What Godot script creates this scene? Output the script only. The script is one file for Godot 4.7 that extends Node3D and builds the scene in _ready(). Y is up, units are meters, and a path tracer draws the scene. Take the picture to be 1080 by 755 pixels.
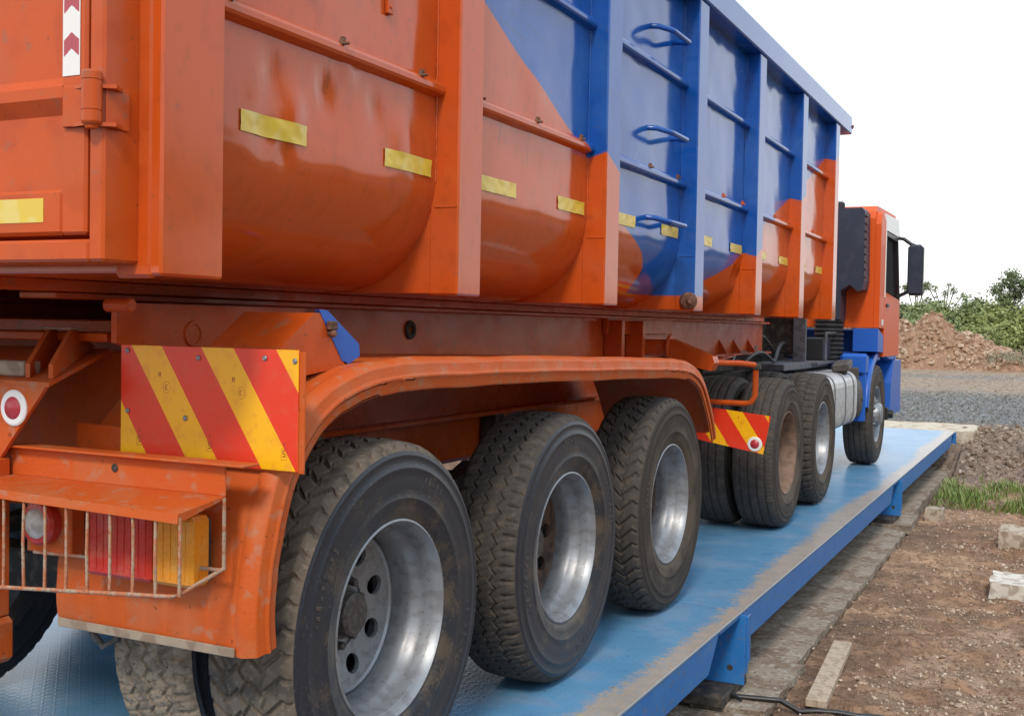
extends Node3D
# A lorry with a roll-off container on a blue weighbridge, seen from behind on its right.
# x is to the right of the lorry, -z is the way it drives, y = 0 is the top of the weighbridge deck.

class MB:
	var V := PackedVector3Array()
	var N := PackedVector3Array()
	var U := PackedVector2Array()
	var C := PackedColorArray()
	var I := PackedInt32Array()
	var col := Color(1, 1, 1)
	var um := 0
	var uo := Vector2.ZERO
	var us := Vector2.ONE
	func vert(p: Vector3, n: Vector3) -> int:
		V.append(p); N.append(n); C.append(col)
		var q := Vector2(-p.z - p.x * 0.7, p.y)
		if um == 1: q = Vector2(p.x, -p.z)
		elif um == 2: q = Vector2(p.x, p.y)
		U.append((q - uo) * us)
		return V.size() - 1
	func idx(a: int, b: int, c: int, n: Vector3) -> void:
		var g := (V[b] - V[a]).cross(V[c] - V[a])
		if g.dot(n) > 0.0: I.append_array([a, c, b])
		else: I.append_array([a, b, c])
	func tri(a: Vector3, b: Vector3, c: Vector3, n: Vector3) -> void:
		var g := (b - a).cross(c - a).normalized()
		if g.dot(n) < 0.0: g = -g
		idx(vert(a, g), vert(b, g), vert(c, g), g)
	func quad(a: Vector3, b: Vector3, c: Vector3, d: Vector3, n: Vector3) -> void:
		var g := (c - a).cross(d - b).normalized()
		if g.dot(n) < 0.0: g = -g
		var i := vert(a, g); var j := vert(b, g); var k := vert(c, g); var l := vert(d, g)
		idx(i, j, k, g); idx(i, k, l, g)
	func box(c: Vector3, s: Vector3, bev := 0.0, bs := Basis()) -> void:
		var h := s * 0.5
		var ax := [Vector3(1, 0, 0), Vector3(0, 1, 0), Vector3(0, 0, 1)]
		bev = minf(bev, minf(h.x, minf(h.y, h.z)) * 0.9)
		var P := func(sg: Vector3, a: int) -> Vector3:
			var q := Vector3(sg.x * (h.x - bev), sg.y * (h.y - bev), sg.z * (h.z - bev))
			q[a] = sg[a] * h[a]
			return c + bs * q
		for a in 3:
			var b := (a + 1) % 3
			var d := (a + 2) % 3
			for s0 in [-1.0, 1.0]:
				var n: Vector3 = bs * (ax[a] * s0)
				var q := []
				for e in [[-1, -1], [1, -1], [1, 1], [-1, 1]]:
					var sg := Vector3.ZERO
					sg[a] = s0; sg[b] = e[0]; sg[d] = e[1]
					q.append(P.call(sg, a))
				quad(q[0], q[1], q[2], q[3], n)
				if bev > 0.0:
					for s1 in [-1.0, 1.0]:
						var g1 := Vector3.ZERO
						g1[a] = s0; g1[b] = s1; g1[d] = -1.0
						var g2 := g1
						g2[d] = 1.0
						var nn: Vector3 = bs * (ax[a] * s0 + ax[b] * s1)
						quad(P.call(g1, a), P.call(g2, a), P.call(g2, b), P.call(g1, b), nn)
		if bev > 0.0:
			for x in [-1.0, 1.0]:
				for y in [-1.0, 1.0]:
					for z in [-1.0, 1.0]:
						var g := Vector3(x, y, z)
						tri(P.call(g, 0), P.call(g, 1), P.call(g, 2), bs * g)
	func bx(x0: float, x1: float, y0: float, y1: float, z0: float, z1: float, bev := 0.004) -> void:
		box(Vector3((x0 + x1) / 2, (y0 + y1) / 2, (z0 + z1) / 2), Vector3(absf(x1 - x0), absf(y1 - y0), absf(z1 - z0)), bev)
	func bar(a: Vector3, b: Vector3, w: float, t: float, bev := 0.003, up := Vector3.UP) -> void:
		var z := (b - a).normalized()
		var x := up.cross(z)
		if x.length() < 0.01: x = Vector3(1, 0, 0)
		x = x.normalized()
		box((a + b) / 2, Vector3(w, t, a.distance_to(b)), bev, Basis(x, z.cross(x), z))
	func tube(pts: Array, r: float, seg := 8, caps := true) -> void:
		var fr := Vector3.ZERO
		var rings := []
		for i in pts.size():
			var t: Vector3 = (pts[mini(i + 1, pts.size() - 1)] - pts[maxi(i - 1, 0)]).normalized()
			if fr == Vector3.ZERO: fr = t.cross(Vector3(0.31, 0.83, 0.46)).normalized()
			fr = (fr - t * fr.dot(t)).normalized()
			var bi := t.cross(fr)
			var ring := []
			for k in seg:
				var a := TAU * k / seg
				var n := fr * cos(a) + bi * sin(a)
				ring.append(vert(pts[i] + n * r, n))
			rings.append(ring)
		for i in pts.size() - 1:
			for k in seg:
				var k2 := (k + 1) % seg
				idx(rings[i][k], rings[i][k2], rings[i + 1][k2], N[rings[i][k]] + N[rings[i][k2]])
				idx(rings[i][k], rings[i + 1][k2], rings[i + 1][k], N[rings[i][k]] + N[rings[i][k2]])
		if caps:
			for e in [0, pts.size() - 1]:
				var t: Vector3 = (pts[e] - pts[1 if e == 0 else e - 1]).normalized()
				var c0 := vert(pts[e], t)
				var rr := []
				for k in seg: rr.append(vert(V[rings[e][k]], t))
				for k in seg: idx(c0, rr[k], rr[(k + 1) % seg], t)
	# profile of (radius, along); axis is x unless a basis says otherwise; out = +1 when the surface looks away from the axis
	func lathe(prof: Array, seg: int, c := Vector3.ZERO, bs := Basis(), smooth := false, out := 1.0) -> void:
		var n := prof.size()
		var nr := []
		for i in n - 1:
			var d: Vector2 = prof[i + 1] - prof[i]
			nr.append(Vector2(-d.y, d.x).normalized())
		var flip := 1.0
		for i in n - 1:
			if absf(prof[i + 1].y - prof[i].y) > 0.001:
				if nr[i].x * out < 0.0: flip = -1.0
				break
		for i in n - 1:
			var ra := []
			var rb := []
			var na: Vector2 = nr[i] * flip
			var nb := na
			if smooth:
				if i > 0 and nr[i - 1].dot(nr[i]) > 0.5: na = ((nr[i - 1] + nr[i]) * flip).normalized()
				if i < n - 2 and nr[i + 1].dot(nr[i]) > 0.5: nb = ((nr[i + 1] + nr[i]) * flip).normalized()
			for k in seg + 1:
				var a := TAU * k / seg
				var e := Vector3(0, cos(a), sin(a))
				ra.append(vert(c + bs * (e * prof[i].x + Vector3(prof[i].y, 0, 0)), bs * (e * na.x + Vector3(na.y, 0, 0))))
				rb.append(vert(c + bs * (e * prof[i + 1].x + Vector3(prof[i + 1].y, 0, 0)), bs * (e * nb.x + Vector3(nb.y, 0, 0))))
			for k in seg:
				var m := N[ra[k]] + N[rb[k + 1]]
				idx(ra[k], ra[k + 1], rb[k + 1], m)
				idx(ra[k], rb[k + 1], rb[k], m)
	func cyl(a: Vector3, b: Vector3, r: float, seg := 16, bev := 0.004) -> void:
		var x := (b - a).normalized()
		var y := x.cross(Vector3(0.3, 0.2, 0.9)).normalized()
		var l := a.distance_to(b)
		lathe([Vector2(0, 0), Vector2(r - bev, 0), Vector2(r, bev), Vector2(r, l - bev), Vector2(r - bev, l), Vector2(0, l)], seg, a, Basis(x, y, x.cross(y)))
	# rows of points -> smooth sheet; side gives the direction its normals should rather point to
	func sheet(rows: Array, side: Callable) -> void:
		var nu := rows.size()
		var nv: int = rows[0].size()
		var base := V.size()
		for i in nu:
			for j in nv:
				var du: Vector3 = rows[mini(i + 1, nu - 1)][j] - rows[maxi(i - 1, 0)][j]
				var dv: Vector3 = rows[i][mini(j + 1, nv - 1)] - rows[i][maxi(j - 1, 0)]
				var n := du.cross(dv).normalized()
				if n.dot(side.call(rows[i][j])) < 0.0: n = -n
				vert(rows[i][j], n)
		for i in nu - 1:
			for j in nv - 1:
				var a := base + i * nv + j
				var m := N[a] + N[a + nv + 1]
				idx(a, a + 1, a + nv + 1, m)
				idx(a, a + nv + 1, a + nv, m)
	# outline extruded along an axis; for "x" the outline is (z, y), for "z" (x, y), for "y" (x, z)
	func prism(poly: PackedVector2Array, axis: String, t0: float, t1: float) -> void:
		var P := func(q: Vector2, t: float) -> Vector3:
			if axis == "x": return Vector3(t, q.y, q.x)
			if axis == "z": return Vector3(q.x, q.y, t)
			return Vector3(q.x, t, q.y)
		var an := Vector3(1, 0, 0) if axis == "x" else (Vector3(0, 0, 1) if axis == "z" else Vector3(0, 1, 0))
		var ts := Geometry2D.triangulate_polygon(poly)
		for i in range(0, ts.size(), 3):
			tri(P.call(poly[ts[i]], t0), P.call(poly[ts[i + 1]], t0), P.call(poly[ts[i + 2]], t0), an * signf(t0 - t1))
			tri(P.call(poly[ts[i]], t1), P.call(poly[ts[i + 1]], t1), P.call(poly[ts[i + 2]], t1), an * signf(t1 - t0))
		var cw := Geometry2D.is_polygon_clockwise(poly)
		for i in poly.size():
			var a := poly[i]
			var b := poly[(i + 1) % poly.size()]
			var d := (b - a)
			var o := Vector2(d.y, -d.x) if not cw else Vector2(-d.y, d.x)
			var n: Vector3 = P.call(o, 0.0)
			quad(P.call(a, t0), P.call(b, t0), P.call(b, t1), P.call(a, t1), n)
	# ring-shaped plate facing x with round holes in it
	func holed_disc(r0: float, r1: float, x0: float, x1: float, holes: int, hr: float, hat: float) -> void:
		var m := 24
		for h in holes:
			var a0 := TAU * (h - 0.5) / holes
			var a1 := TAU * (h + 0.5) / holes
			var bd := []
			for k in m:
				var t := float(k) / m * 4.0
				var a := 0.0
				var r := 0.0
				if t < 1.0: a = a0; r = lerpf(r0, r1, t)
				elif t < 2.0: a = lerpf(a0, a1, t - 1.0); r = r1
				elif t < 3.0: a = a1; r = lerpf(r1, r0, t - 2.0)
				else: a = lerpf(a1, a0, t - 3.0); r = r0
				bd.append(Vector2(cos(a), sin(a)) * r)
			var ac := TAU * h / holes
			var hc := Vector2(cos(ac), sin(ac)) * hat
			var ring := []
			for k in m:
				var d: Vector2 = (bd[k] - hc).normalized()
				ring.append(hc + d * hr)
			var D := func(q: Vector2) -> Vector3:
				return Vector3(lerpf(x0, x1, (q.length() - r0) / (r1 - r0)), q.x, q.y)
			for k in m:
				var k2 := (k + 1) % m
				quad(D.call(bd[k]), D.call(bd[k2]), D.call(ring[k2]), D.call(ring[k]), Vector3(1, 0, 0))
				var e: Vector3 = Vector3(-0.014, 0, 0)
				quad(D.call(ring[k]), D.call(ring[k2]), D.call(ring[k2]) + e, D.call(ring[k]) + e, Vector3(0, hc.x - ring[k].x, hc.y - ring[k].y))
	func into(mesh: ArrayMesh, off := Vector3.ZERO) -> ArrayMesh:
		if off != Vector3.ZERO:
			for i in V.size(): V[i] -= off
		var A := []
		A.resize(Mesh.ARRAY_MAX)
		A[Mesh.ARRAY_VERTEX] = V; A[Mesh.ARRAY_NORMAL] = N; A[Mesh.ARRAY_TEX_UV] = U; A[Mesh.ARRAY_COLOR] = C; A[Mesh.ARRAY_INDEX] = I
		mesh.add_surface_from_arrays(Mesh.PRIMITIVE_TRIANGLES, A)
		return mesh

var M := {}
var used := {}
var rng := RandomNumberGenerator.new()

func numbered(called: String) -> String:
	used[called] = used.get(called, 0) + 1
	return called if used[called] == 1 else "%s_%03d" % [called, used[called] - 1]

func tag(o: Node3D, label: String, category: String, group := "", kind := "") -> void:
	if label: o.set_meta("label", label)
	if category: o.set_meta("category", category)
	if group: o.set_meta("group", group)
	if kind: o.set_meta("kind", kind)

func thing(called: String, at: Vector3, label: String, category: String, group := "") -> Node3D:
	var o := Node3D.new()
	o.name = numbered(called)
	add_child(o, true)
	o.position = at
	tag(o, label, category, group)
	return o

func base_of(o: Node) -> Vector3:
	var p := Vector3.ZERO
	while o != self and o is Node3D:
		p += o.position
		o = o.get_parent()
	return p

# one named mesh under its thing; the shape is given in world coordinates
func part(o: Node, called: String, mb: MB, m: Material) -> MeshInstance3D:
	var n := MeshInstance3D.new()
	n.mesh = mb.into(ArrayMesh.new(), base_of(o))
	n.mesh.surface_set_material(0, m)
	n.name = called if o != self else numbered(called)
	o.add_child(n, true)
	return n

func lone(called: String, mb: MB, m: Material, at: Vector3, label: String, category: String, group := "", kind := "") -> MeshInstance3D:
	var n := MeshInstance3D.new()
	n.mesh = mb.into(ArrayMesh.new(), at)
	n.mesh.surface_set_material(0, m)
	n.name = numbered(called)
	add_child(n, true)
	n.position = at
	tag(n, label, category, group, kind)
	return n

# ---------- materials ----------
func noise_bytes(size: int, freq: float, oct: int, sd: int, type := FastNoiseLite.TYPE_SIMPLEX_SMOOTH) -> PackedByteArray:
	var f := FastNoiseLite.new()
	f.seed = sd
	f.noise_type = type
	f.frequency = freq / size
	f.fractal_octaves = oct
	if type == FastNoiseLite.TYPE_CELLULAR: f.fractal_type = FastNoiseLite.FRACTAL_NONE
	var im := f.get_seamless_image(size, size)
	im.convert(Image.FORMAT_L8)
	return im.get_data()

# base colour (linear) and layers [colour, frequency, octaves, seed, low, high, strength]
func blend_tex(size: int, base: Color, layers: Array) -> ImageTexture:
	var bs := []
	for l in layers: bs.append(noise_bytes(size, l[1], l[2], l[3], FastNoiseLite.TYPE_CELLULAR if l.size() > 7 else FastNoiseLite.TYPE_SIMPLEX_SMOOTH))
	var lut := []
	for l in layers:
		var t := PackedFloat32Array()
		for k in 256: t.append(smoothstep(l[4], l[5], k / 255.0) * l[6] if l[5] > l[4] else (1.0 - smoothstep(l[5], l[4], k / 255.0)) * l[6])
		lut.append(t)
	var out := PackedByteArray()
	out.resize(size * size * 3)
	var nl := layers.size()
	for i in size * size:
		var r := base.r
		var g := base.g
		var b := base.b
		for k in nl:
			var w: float = lut[k][bs[k][i]]
			if w > 0.0:
				var c: Color = layers[k][0]
				r += (c.r - r) * w
				g += (c.g - g) * w
				b += (c.b - b) * w
		out[i * 3] = int(pow(r, 0.4545) * 255.0)
		out[i * 3 + 1] = int(pow(g, 0.4545) * 255.0)
		out[i * 3 + 2] = int(pow(b, 0.4545) * 255.0)
	return ImageTexture.create_from_image(Image.create_from_data(size, size, false, Image.FORMAT_RGB8, out))

func bump_tex(size: int, freq: float, oct: int, sd: int, strength: float, type := FastNoiseLite.TYPE_SIMPLEX_SMOOTH) -> ImageTexture:
	var im := Image.create_from_data(size, size, false, Image.FORMAT_L8, noise_bytes(size, freq, oct, sd, type))
	im.convert(Image.FORMAT_RGBA8)
	im.bump_map_to_normal_map(strength)
	return ImageTexture.create_from_image(im)

func lin(r: float, g: float, b: float) -> Color:
	return Color(r, g, b).linear_to_srgb()

# m(colour, roughness): o = {metal, tex, scale, nrm, ns, rtex, spec, coat, vc}
func mat(called: String, c: Color, rough: float, o := {}) -> StandardMaterial3D:
	var m := StandardMaterial3D.new()
	m.resource_name = called
	m.albedo_color = c.linear_to_srgb()
	m.roughness = rough
	m.metallic = o.get("metal", 0.0)
	m.metallic_specular = o.get("spec", 0.5)
	if o.has("tex") or o.has("nrm") or o.has("rtex"):
		if not o.get("uv", false):
			m.uv1_triplanar = true
			m.uv1_world_triplanar = true
			m.uv1_triplanar_sharpness = 6.0
		var s: float = o.get("scale", 1.0)
		m.uv1_scale = Vector3(s, s, s)
	if o.has("tex"): m.albedo_texture = o.tex
	if o.has("nrm"):
		m.normal_enabled = true
		m.normal_texture = o.nrm
		m.normal_scale = o.get("ns", 0.3)
	if o.has("rtex"):
		m.roughness_texture = o.rtex
		m.roughness_texture_channel = BaseMaterial3D.TEXTURE_CHANNEL_RED
	if o.has("coat"):
		m.clearcoat_enabled = true
		m.clearcoat = o.coat
		m.clearcoat_roughness = o.get("coatr", 0.15)
	if o.get("vc", false): m.vertex_color_use_as_albedo = true
	M[called] = m
	return m

const ORANGE := Color(0.53, 0.078, 0.007)
const BLUE := Color(0.004, 0.075, 0.36)
const DECKBLUE := Color(0.11, 0.28, 0.47)

func materials() -> void:
	var wavy := bump_tex(256, 3.0, 2, 11, 6.0)
	var fine := bump_tex(512, 60.0, 3, 12, 2.0)
	var patchy := blend_tex(256, Color(0.55, 0.55, 0.55), [[Color(1, 1, 1), 5.0, 4, 21, 0.35, 0.75, 1.0], [Color(0.35, 0.35, 0.35), 14.0, 3, 22, 0.6, 0.8, 0.7]])
	var dirt := Color(0.20, 0.13, 0.085)
	var rust := Color(0.10, 0.035, 0.018)
	mat("orange_paint", Color.WHITE, 0.34, {"tex": blend_tex(512, ORANGE, [[Color(0.47, 0.085, 0.018), 4.0, 4, 31, 0.45, 0.75, 0.6], [Color(0.43, 0.055, 0.006), 7.0, 3, 32, 0.5, 0.8, 0.5], [dirt, 12.0, 5, 33, 0.70, 0.86, 0.4], [rust, 30.0, 4, 34, 0.84, 0.88, 0.7]]), "scale": 0.9, "nrm": wavy, "ns": 0.12, "rtex": patchy, "spec": 0.36})
	mat("dusty_orange_paint", Color.WHITE, 0.6, {"tex": blend_tex(512, Color(0.53, 0.092, 0.012), [[Color(0.48, 0.135, 0.045), 4.0, 5, 35, 0.42, 0.78, 0.6], [Color(0.38, 0.21, 0.13), 12.0, 5, 36, 0.66, 0.88, 0.5], [rust, 26.0, 4, 37, 0.83, 0.88, 0.7]]), "scale": 1.1, "nrm": fine, "ns": 0.15, "rtex": patchy, "spec": 0.32})
	mat("blue_paint", Color.WHITE, 0.3, {"tex": blend_tex(512, BLUE, [[Color(0.03, 0.12, 0.45), 5.0, 4, 41, 0.45, 0.75, 0.6], [Color(0.008, 0.06, 0.32), 9.0, 3, 42, 0.5, 0.8, 0.5], [dirt, 30.0, 4, 43, 0.74, 0.84, 0.5]]), "scale": 1.3, "nrm": wavy, "ns": 0.12, "rtex": patchy})
	mat("bare_rust", Color.WHITE, 0.8, {"tex": blend_tex(256, Color(0.09, 0.035, 0.02), [[Color(0.22, 0.10, 0.05), 8.0, 4, 44, 0.4, 0.7, 0.8]]), "scale": 6.0})
	# side of the container: the paint with its orange and blue fields
	var W := 2048
	var H := 400
	var na := noise_bytes(512, 5.0, 4, 51)
	var nb := noise_bytes(512, 22.0, 4, 52)
	var nc := noise_bytes(512, 60.0, 3, 53)
	var bytes := PackedByteArray()
	bytes.resize(W * H * 3)
	var low := PackedFloat32Array()
	var cv := [[0.0, 3.96], [3.55, 2.51], [4.40, 2.157], [4.62, 2.06], [4.92, 1.885], [5.2, 1.79], [5.33, 1.72], [5.41, 1.62], [5.48, 1.595], [5.9, 1.595], [6.2, 1.64], [6.8, 1.815], [7.47, 2.10], [8.28, 2.376], [8.75, 2.534], [9.64, 2.874], [10.4, 3.15]]
	for x in W:
		var zz := 10.3 * x / W
		var k := 0
		while cv[k + 1][0] < zz: k += 1
		low.append(lerpf(cv[k][1], cv[k + 1][1], (zz - cv[k][0]) / (cv[k + 1][0] - cv[k][0])))
	for y in H:
		var yy := 1.45 + 1.9 * y / H
		for x in W:
			var a: float = na[(y % 512) * 512 + (x % 512)] / 255.0
			var b: float = nb[((y + 77) % 512) * 512 + ((x * 2) % 512)] / 255.0
			var d: float = nc[((y * 2) % 512) * 512 + (x % 512)] / 255.0
			var f := clampf((yy - low[x]) / 0.006 + 0.5, 0.0, 1.0)
			var c := ORANGE.lerp(BLUE, f)
			var pale := Color(0.50, 0.10, 0.03).lerp(Color(0.04, 0.14, 0.41), f)
			c = c.lerp(pale, clampf((a - 0.42) * 1.4, 0.0, 0.5))
			c = c.lerp(c * 0.80, clampf((b - 0.58) * 3.0, 0.0, 0.5))
			if d > 0.86: c = c.lerp(Color(0.16, 0.07, 0.045), clampf((d - 0.86) * 9.0, 0.0, 0.5))
			var i := (y * W + x) * 3
			bytes[i] = int(pow(c.r, 0.4545) * 255.0)
			bytes[i + 1] = int(pow(c.g, 0.4545) * 255.0)
			bytes[i + 2] = int(pow(c.b, 0.4545) * 255.0)
	var pm := Image.create_from_data(W, H, false, Image.FORMAT_RGB8, bytes)
	var sr := RandomNumberGenerator.new()
	sr.seed = 77
	for k in 110:
		var q := Vector2(sr.randf_range(720, 1800), sr.randf_range(110, 385))
		var dir := Vector2.from_angle(sr.randf_range(-0.5, 0.5) + (PI / 2 if sr.randf() < 0.3 else 0.0))
		var ink := lin(0.05, 0.045, 0.05) if sr.randf() < 0.6 else lin(0.34, 0.30, 0.28)
		var bend := sr.randf_range(-0.012, 0.012)
		var al := sr.randf_range(0.15, 0.5)
		for t in int(8 + 70 * sr.randf() ** 2):
			q += dir
			dir = dir.rotated(bend)
			if q.x < 1 or q.y < 1 or q.x > W - 2 or q.y > H - 2: break
			pm.set_pixel(int(q.x), int(q.y), pm.get_pixel(int(q.x), int(q.y)).lerp(ink, al))
	for i in 6:  # rust washed down from the lugs on the ribs
		for sx in [0.10, 0.56, 0.98]:
			var u := int((2.03 + 1.267 * i + sx + 0.03) / 10.3 * W)
			for t in int(14 + 26 * sr.randf()):
				for w in range(-1, 2):
					var yy := int((2.15 - 1.45) / 1.9 * H) - t
					pm.set_pixel(u + w, yy, pm.get_pixel(u + w, yy).lerp(lin(0.16, 0.055, 0.025), sr.randf() * 0.45))
	var sm := mat("container_paint", Color.WHITE, 0.13, {"uv": true, "tex": ImageTexture.create_from_image(pm)})
	sm.metallic_specular = 0.48
	mat("yellow_tape", Color.WHITE, 0.3, {"tex": blend_tex(128, Color(0.68, 0.48, 0.045), [[Color(0.68, 0.56, 0.20), 2.0, 3, 55, 0.4, 0.8, 0.6]]), "scale": 5.0})
	mat("white_sticker", Color(0.78, 0.78, 0.78), 0.35)
	mat("red_sticker", Color(0.42, 0.035, 0.05), 0.35)
	mat("black_ink", Color(0.05, 0.02, 0.01), 0.5)
	# rubber, steel
	mat("tread_rubber", Color.WHITE, 0.85, {"tex": blend_tex(512, Color(0.045, 0.038, 0.033), [[Color(0.10, 0.074, 0.054), 6.0, 5, 61, 0.40, 0.75, 0.7], [Color(0.04, 0.037, 0.036), 18.0, 3, 62, 0.5, 0.75, 0.7]]), "scale": 2.2, "nrm": fine, "ns": 0.3})
	mat("dusty_tread_rubber", Color.WHITE, 0.9, {"tex": blend_tex(512, Color(0.27, 0.21, 0.15), [[Color(0.15, 0.115, 0.085), 6.0, 5, 63, 0.45, 0.75, 0.8], [Color(0.09, 0.07, 0.055), 20.0, 4, 64, 0.58, 0.78, 0.7]]), "scale": 2.2, "nrm": fine, "ns": 0.3})
	mat("worn_tread_rubber", Color.WHITE, 0.88, {"tex": blend_tex(512, Color(0.125, 0.097, 0.072), [[Color(0.055, 0.046, 0.039), 5.0, 5, 163, 0.42, 0.72, 0.85], [Color(0.22, 0.175, 0.13), 18.0, 4, 164, 0.62, 0.82, 0.6]]), "scale": 2.0, "nrm": fine, "ns": 0.3})
	mat("side_rubber", Color.WHITE, 0.42, {"uv": true, "tex": sidewall_tex(65, Color(0.020, 0.024, 0.033), Color(0.088, 0.066, 0.048), 0.34), "spec": 0.4})
	mat("brown_side_rubber", Color.WHITE, 0.7, {"uv": true, "tex": sidewall_tex(68, Color(0.040, 0.034, 0.030), Color(0.092, 0.071, 0.054), 0.55), "spec": 0.3})
	mat("silver_paint", Color.WHITE, 0.40, {"metal": 0.45, "tex": blend_tex(256, Color(0.28, 0.295, 0.325), [[Color(0.20, 0.20, 0.215), 5.0, 4, 71, 0.45, 0.75, 0.7], [Color(0.16, 0.13, 0.11), 14.0, 5, 72, 0.74, 0.86, 0.6]]), "scale": 3.0, "nrm": fine, "ns": 0.05})
	mat("rusty_silver", Color.WHITE, 0.45, {"metal": 0.6, "tex": blend_tex(256, Color(0.32, 0.33, 0.36), [[Color(0.10, 0.05, 0.035), 9.0, 5, 73, 0.70, 0.80, 0.8]]), "scale": 3.0})
	mat("rusty_disc", Color.WHITE, 0.7, {"metal": 0.2, "tex": blend_tex(256, Color(0.10, 0.055, 0.038), [[Color(0.03, 0.022, 0.02), 5.0, 4, 74, 0.4, 0.7, 0.8]]), "scale": 3.0})
	mat("brown_rim", Color.WHITE, 0.7, {"tex": blend_tex(256, Color(0.21, 0.125, 0.085), [[Color(0.12, 0.075, 0.05), 5.0, 4, 75, 0.4, 0.7, 0.8]]), "scale": 3.0})
	mat("dark_grime", Color.WHITE, 0.75, {"spec": 0.3, "tex": blend_tex(256, Color(0.042, 0.039, 0.037), [[Color(0.11, 0.086, 0.066), 6.0, 4, 76, 0.45, 0.75, 0.8]]), "scale": 2.0})
	mat("hub_grease", Color.WHITE, 0.6, {"tex": blend_tex(256, Color(0.05, 0.043, 0.04), [[Color(0.11, 0.09, 0.08), 6.0, 4, 77, 0.45, 0.7, 0.8]]), "scale": 6.0})
	mat("navy_plastic", Color.WHITE, 0.5, {"tex": blend_tex(256, Color(0.010, 0.017, 0.040), [[Color(0.020, 0.028, 0.052), 4.0, 4, 78, 0.45, 0.75, 0.8]]), "scale": 1.5})
	mat("black_plastic", Color(0.018, 0.018, 0.021), 0.45)
	mat("grey_steel", Color.WHITE, 0.5, {"tex": blend_tex(256, Color(0.11, 0.11, 0.13), [[Color(0.06, 0.055, 0.055), 6.0, 4, 79, 0.45, 0.75, 0.8]]), "scale": 2.0})
	mat("tank_grey", Color.WHITE, 0.38, {"metal": 0.25, "tex": blend_tex(256, Color(0.52, 0.53, 0.55), [[Color(0.36, 0.34, 0.32), 4.0, 5, 80, 0.45, 0.75, 0.7]]), "scale": 2.0})
	mat("cage_metal", Color.WHITE, 0.7, {"tex": blend_tex(256, Color(0.38, 0.27, 0.19), [[Color(0.44, 0.13, 0.045), 3.0, 5, 81, 0.42, 0.62, 0.9], [Color(0.12, 0.07, 0.045), 22.0, 4, 82, 0.62, 0.76, 0.7]]), "scale": 5.0})
	mat("dusty_beige", Color.WHITE, 0.85, {"tex": blend_tex(256, Color(0.34, 0.26, 0.19), [[Color(0.22, 0.15, 0.10), 6.0, 4, 83, 0.45, 0.75, 0.8]]), "scale": 2.0})
	var lens := bump_tex(256, 24.0, 1, 84, 4.0, FastNoiseLite.TYPE_CELLULAR)
	mat("red_lens", Color.WHITE, 0.3, {"tex": blend_tex(256, Color(0.52, 0.028, 0.014), [[Color(0.50, 0.13, 0.08), 2.5, 5, 85, 0.42, 0.80, 0.45], [Color(0.40, 0.015, 0.012), 40.0, 1, 86, 0.4, 0.7, 0.5, 1]]), "scale": 3.0, "nrm": lens, "ns": 0.2})
	mat("amber_lens", Color.WHITE, 0.3, {"tex": blend_tex(256, Color(0.72, 0.27, 0.012), [[Color(0.66, 0.36, 0.09), 2.5, 5, 87, 0.42, 0.80, 0.4], [Color(0.60, 0.20, 0.01), 40.0, 1, 88, 0.4, 0.7, 0.5, 1]]), "scale": 3.0, "nrm": lens, "ns": 0.2})
	mat("clear_lens", Color.WHITE, 0.3, {"tex": blend_tex(128, Color(0.55, 0.50, 0.45), [[Color(0.40, 0.32, 0.26), 6.0, 4, 89, 0.4, 0.7, 0.8]]), "scale": 6.0})
	mat("window_glass", Color(0.012, 0.016, 0.018), 0.08, {"spec": 0.4})
	mat("cab_inside_shade", Color(0.016, 0.017, 0.019), 0.7, {"spec": 0.15})  # dark tone painted for the shade inside the cab windows
	mat("cab_orange", Color(0.64, 0.088, 0.012), 0.42, {"spec": 0.36})
	mat("cab_white", Color(0.70, 0.70, 0.69), 0.35)
	mat("cab_blue", Color(0.014, 0.10, 0.46), 0.35)
	# ground
	var pebb := bump_tex(512, 70.0, 3, 91, 5.0)
	mat("soil", Color.WHITE, 0.95, {"vc": true, "tex": blend_tex(1024, Color(0.62, 0.60, 0.58), [[Color(0.95, 0.95, 0.95), 6.0, 6, 92, 0.40, 0.70, 0.9], [Color(0.34, 0.31, 0.29), 22.0, 5, 93, 0.52, 0.72, 0.7], [Color(1.0, 1.0, 1.0), 110.0, 2, 94, 0.70, 0.80, 0.8]]), "scale": 0.55, "nrm": pebb, "ns": 0.7})
	mat("concrete", Color.WHITE, 0.9, {"vc": true, "tex": blend_tex(512, Color(0.29, 0.235, 0.18), [[Color(0.20, 0.135, 0.09), 4.0, 6, 95, 0.36, 0.62, 0.9], [Color(0.42, 0.38, 0.33), 16.0, 4, 96, 0.55, 0.8, 0.7], [Color(0.09, 0.07, 0.055), 34.0, 4, 97, 0.68, 0.8, 0.8]]), "scale": 0.8, "nrm": pebb, "ns": 0.45})
	mat("beige_concrete", Color.WHITE, 0.9, {"tex": blend_tex(256, Color(0.52, 0.44, 0.34), [[Color(0.36, 0.28, 0.20), 5.0, 6, 105, 0.45, 0.7, 0.8], [Color(0.62, 0.56, 0.47), 14.0, 4, 106, 0.55, 0.8, 0.7]]), "scale": 0.6, "nrm": pebb, "ns": 0.4})
	mat("stone", Color.WHITE, 0.9, {"vc": true, "tex": blend_tex(256, Color(0.85, 0.82, 0.78), [[Color(0.5, 0.42, 0.36), 5.0, 5, 98, 0.45, 0.7, 0.8]]), "scale": 2.0, "nrm": pebb, "ns": 0.4})
	mat("plank_wood", Color.WHITE, 0.8, {"tex": blend_tex(256, Color(0.46, 0.36, 0.27), [[Color(0.30, 0.22, 0.15), 5.0, 4, 99, 0.45, 0.7, 0.8], [Color(0.55, 0.47, 0.38), 18.0, 3, 100, 0.5, 0.8, 0.6]]), "scale": 3.0, "nrm": fine, "ns": 0.2})
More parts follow.
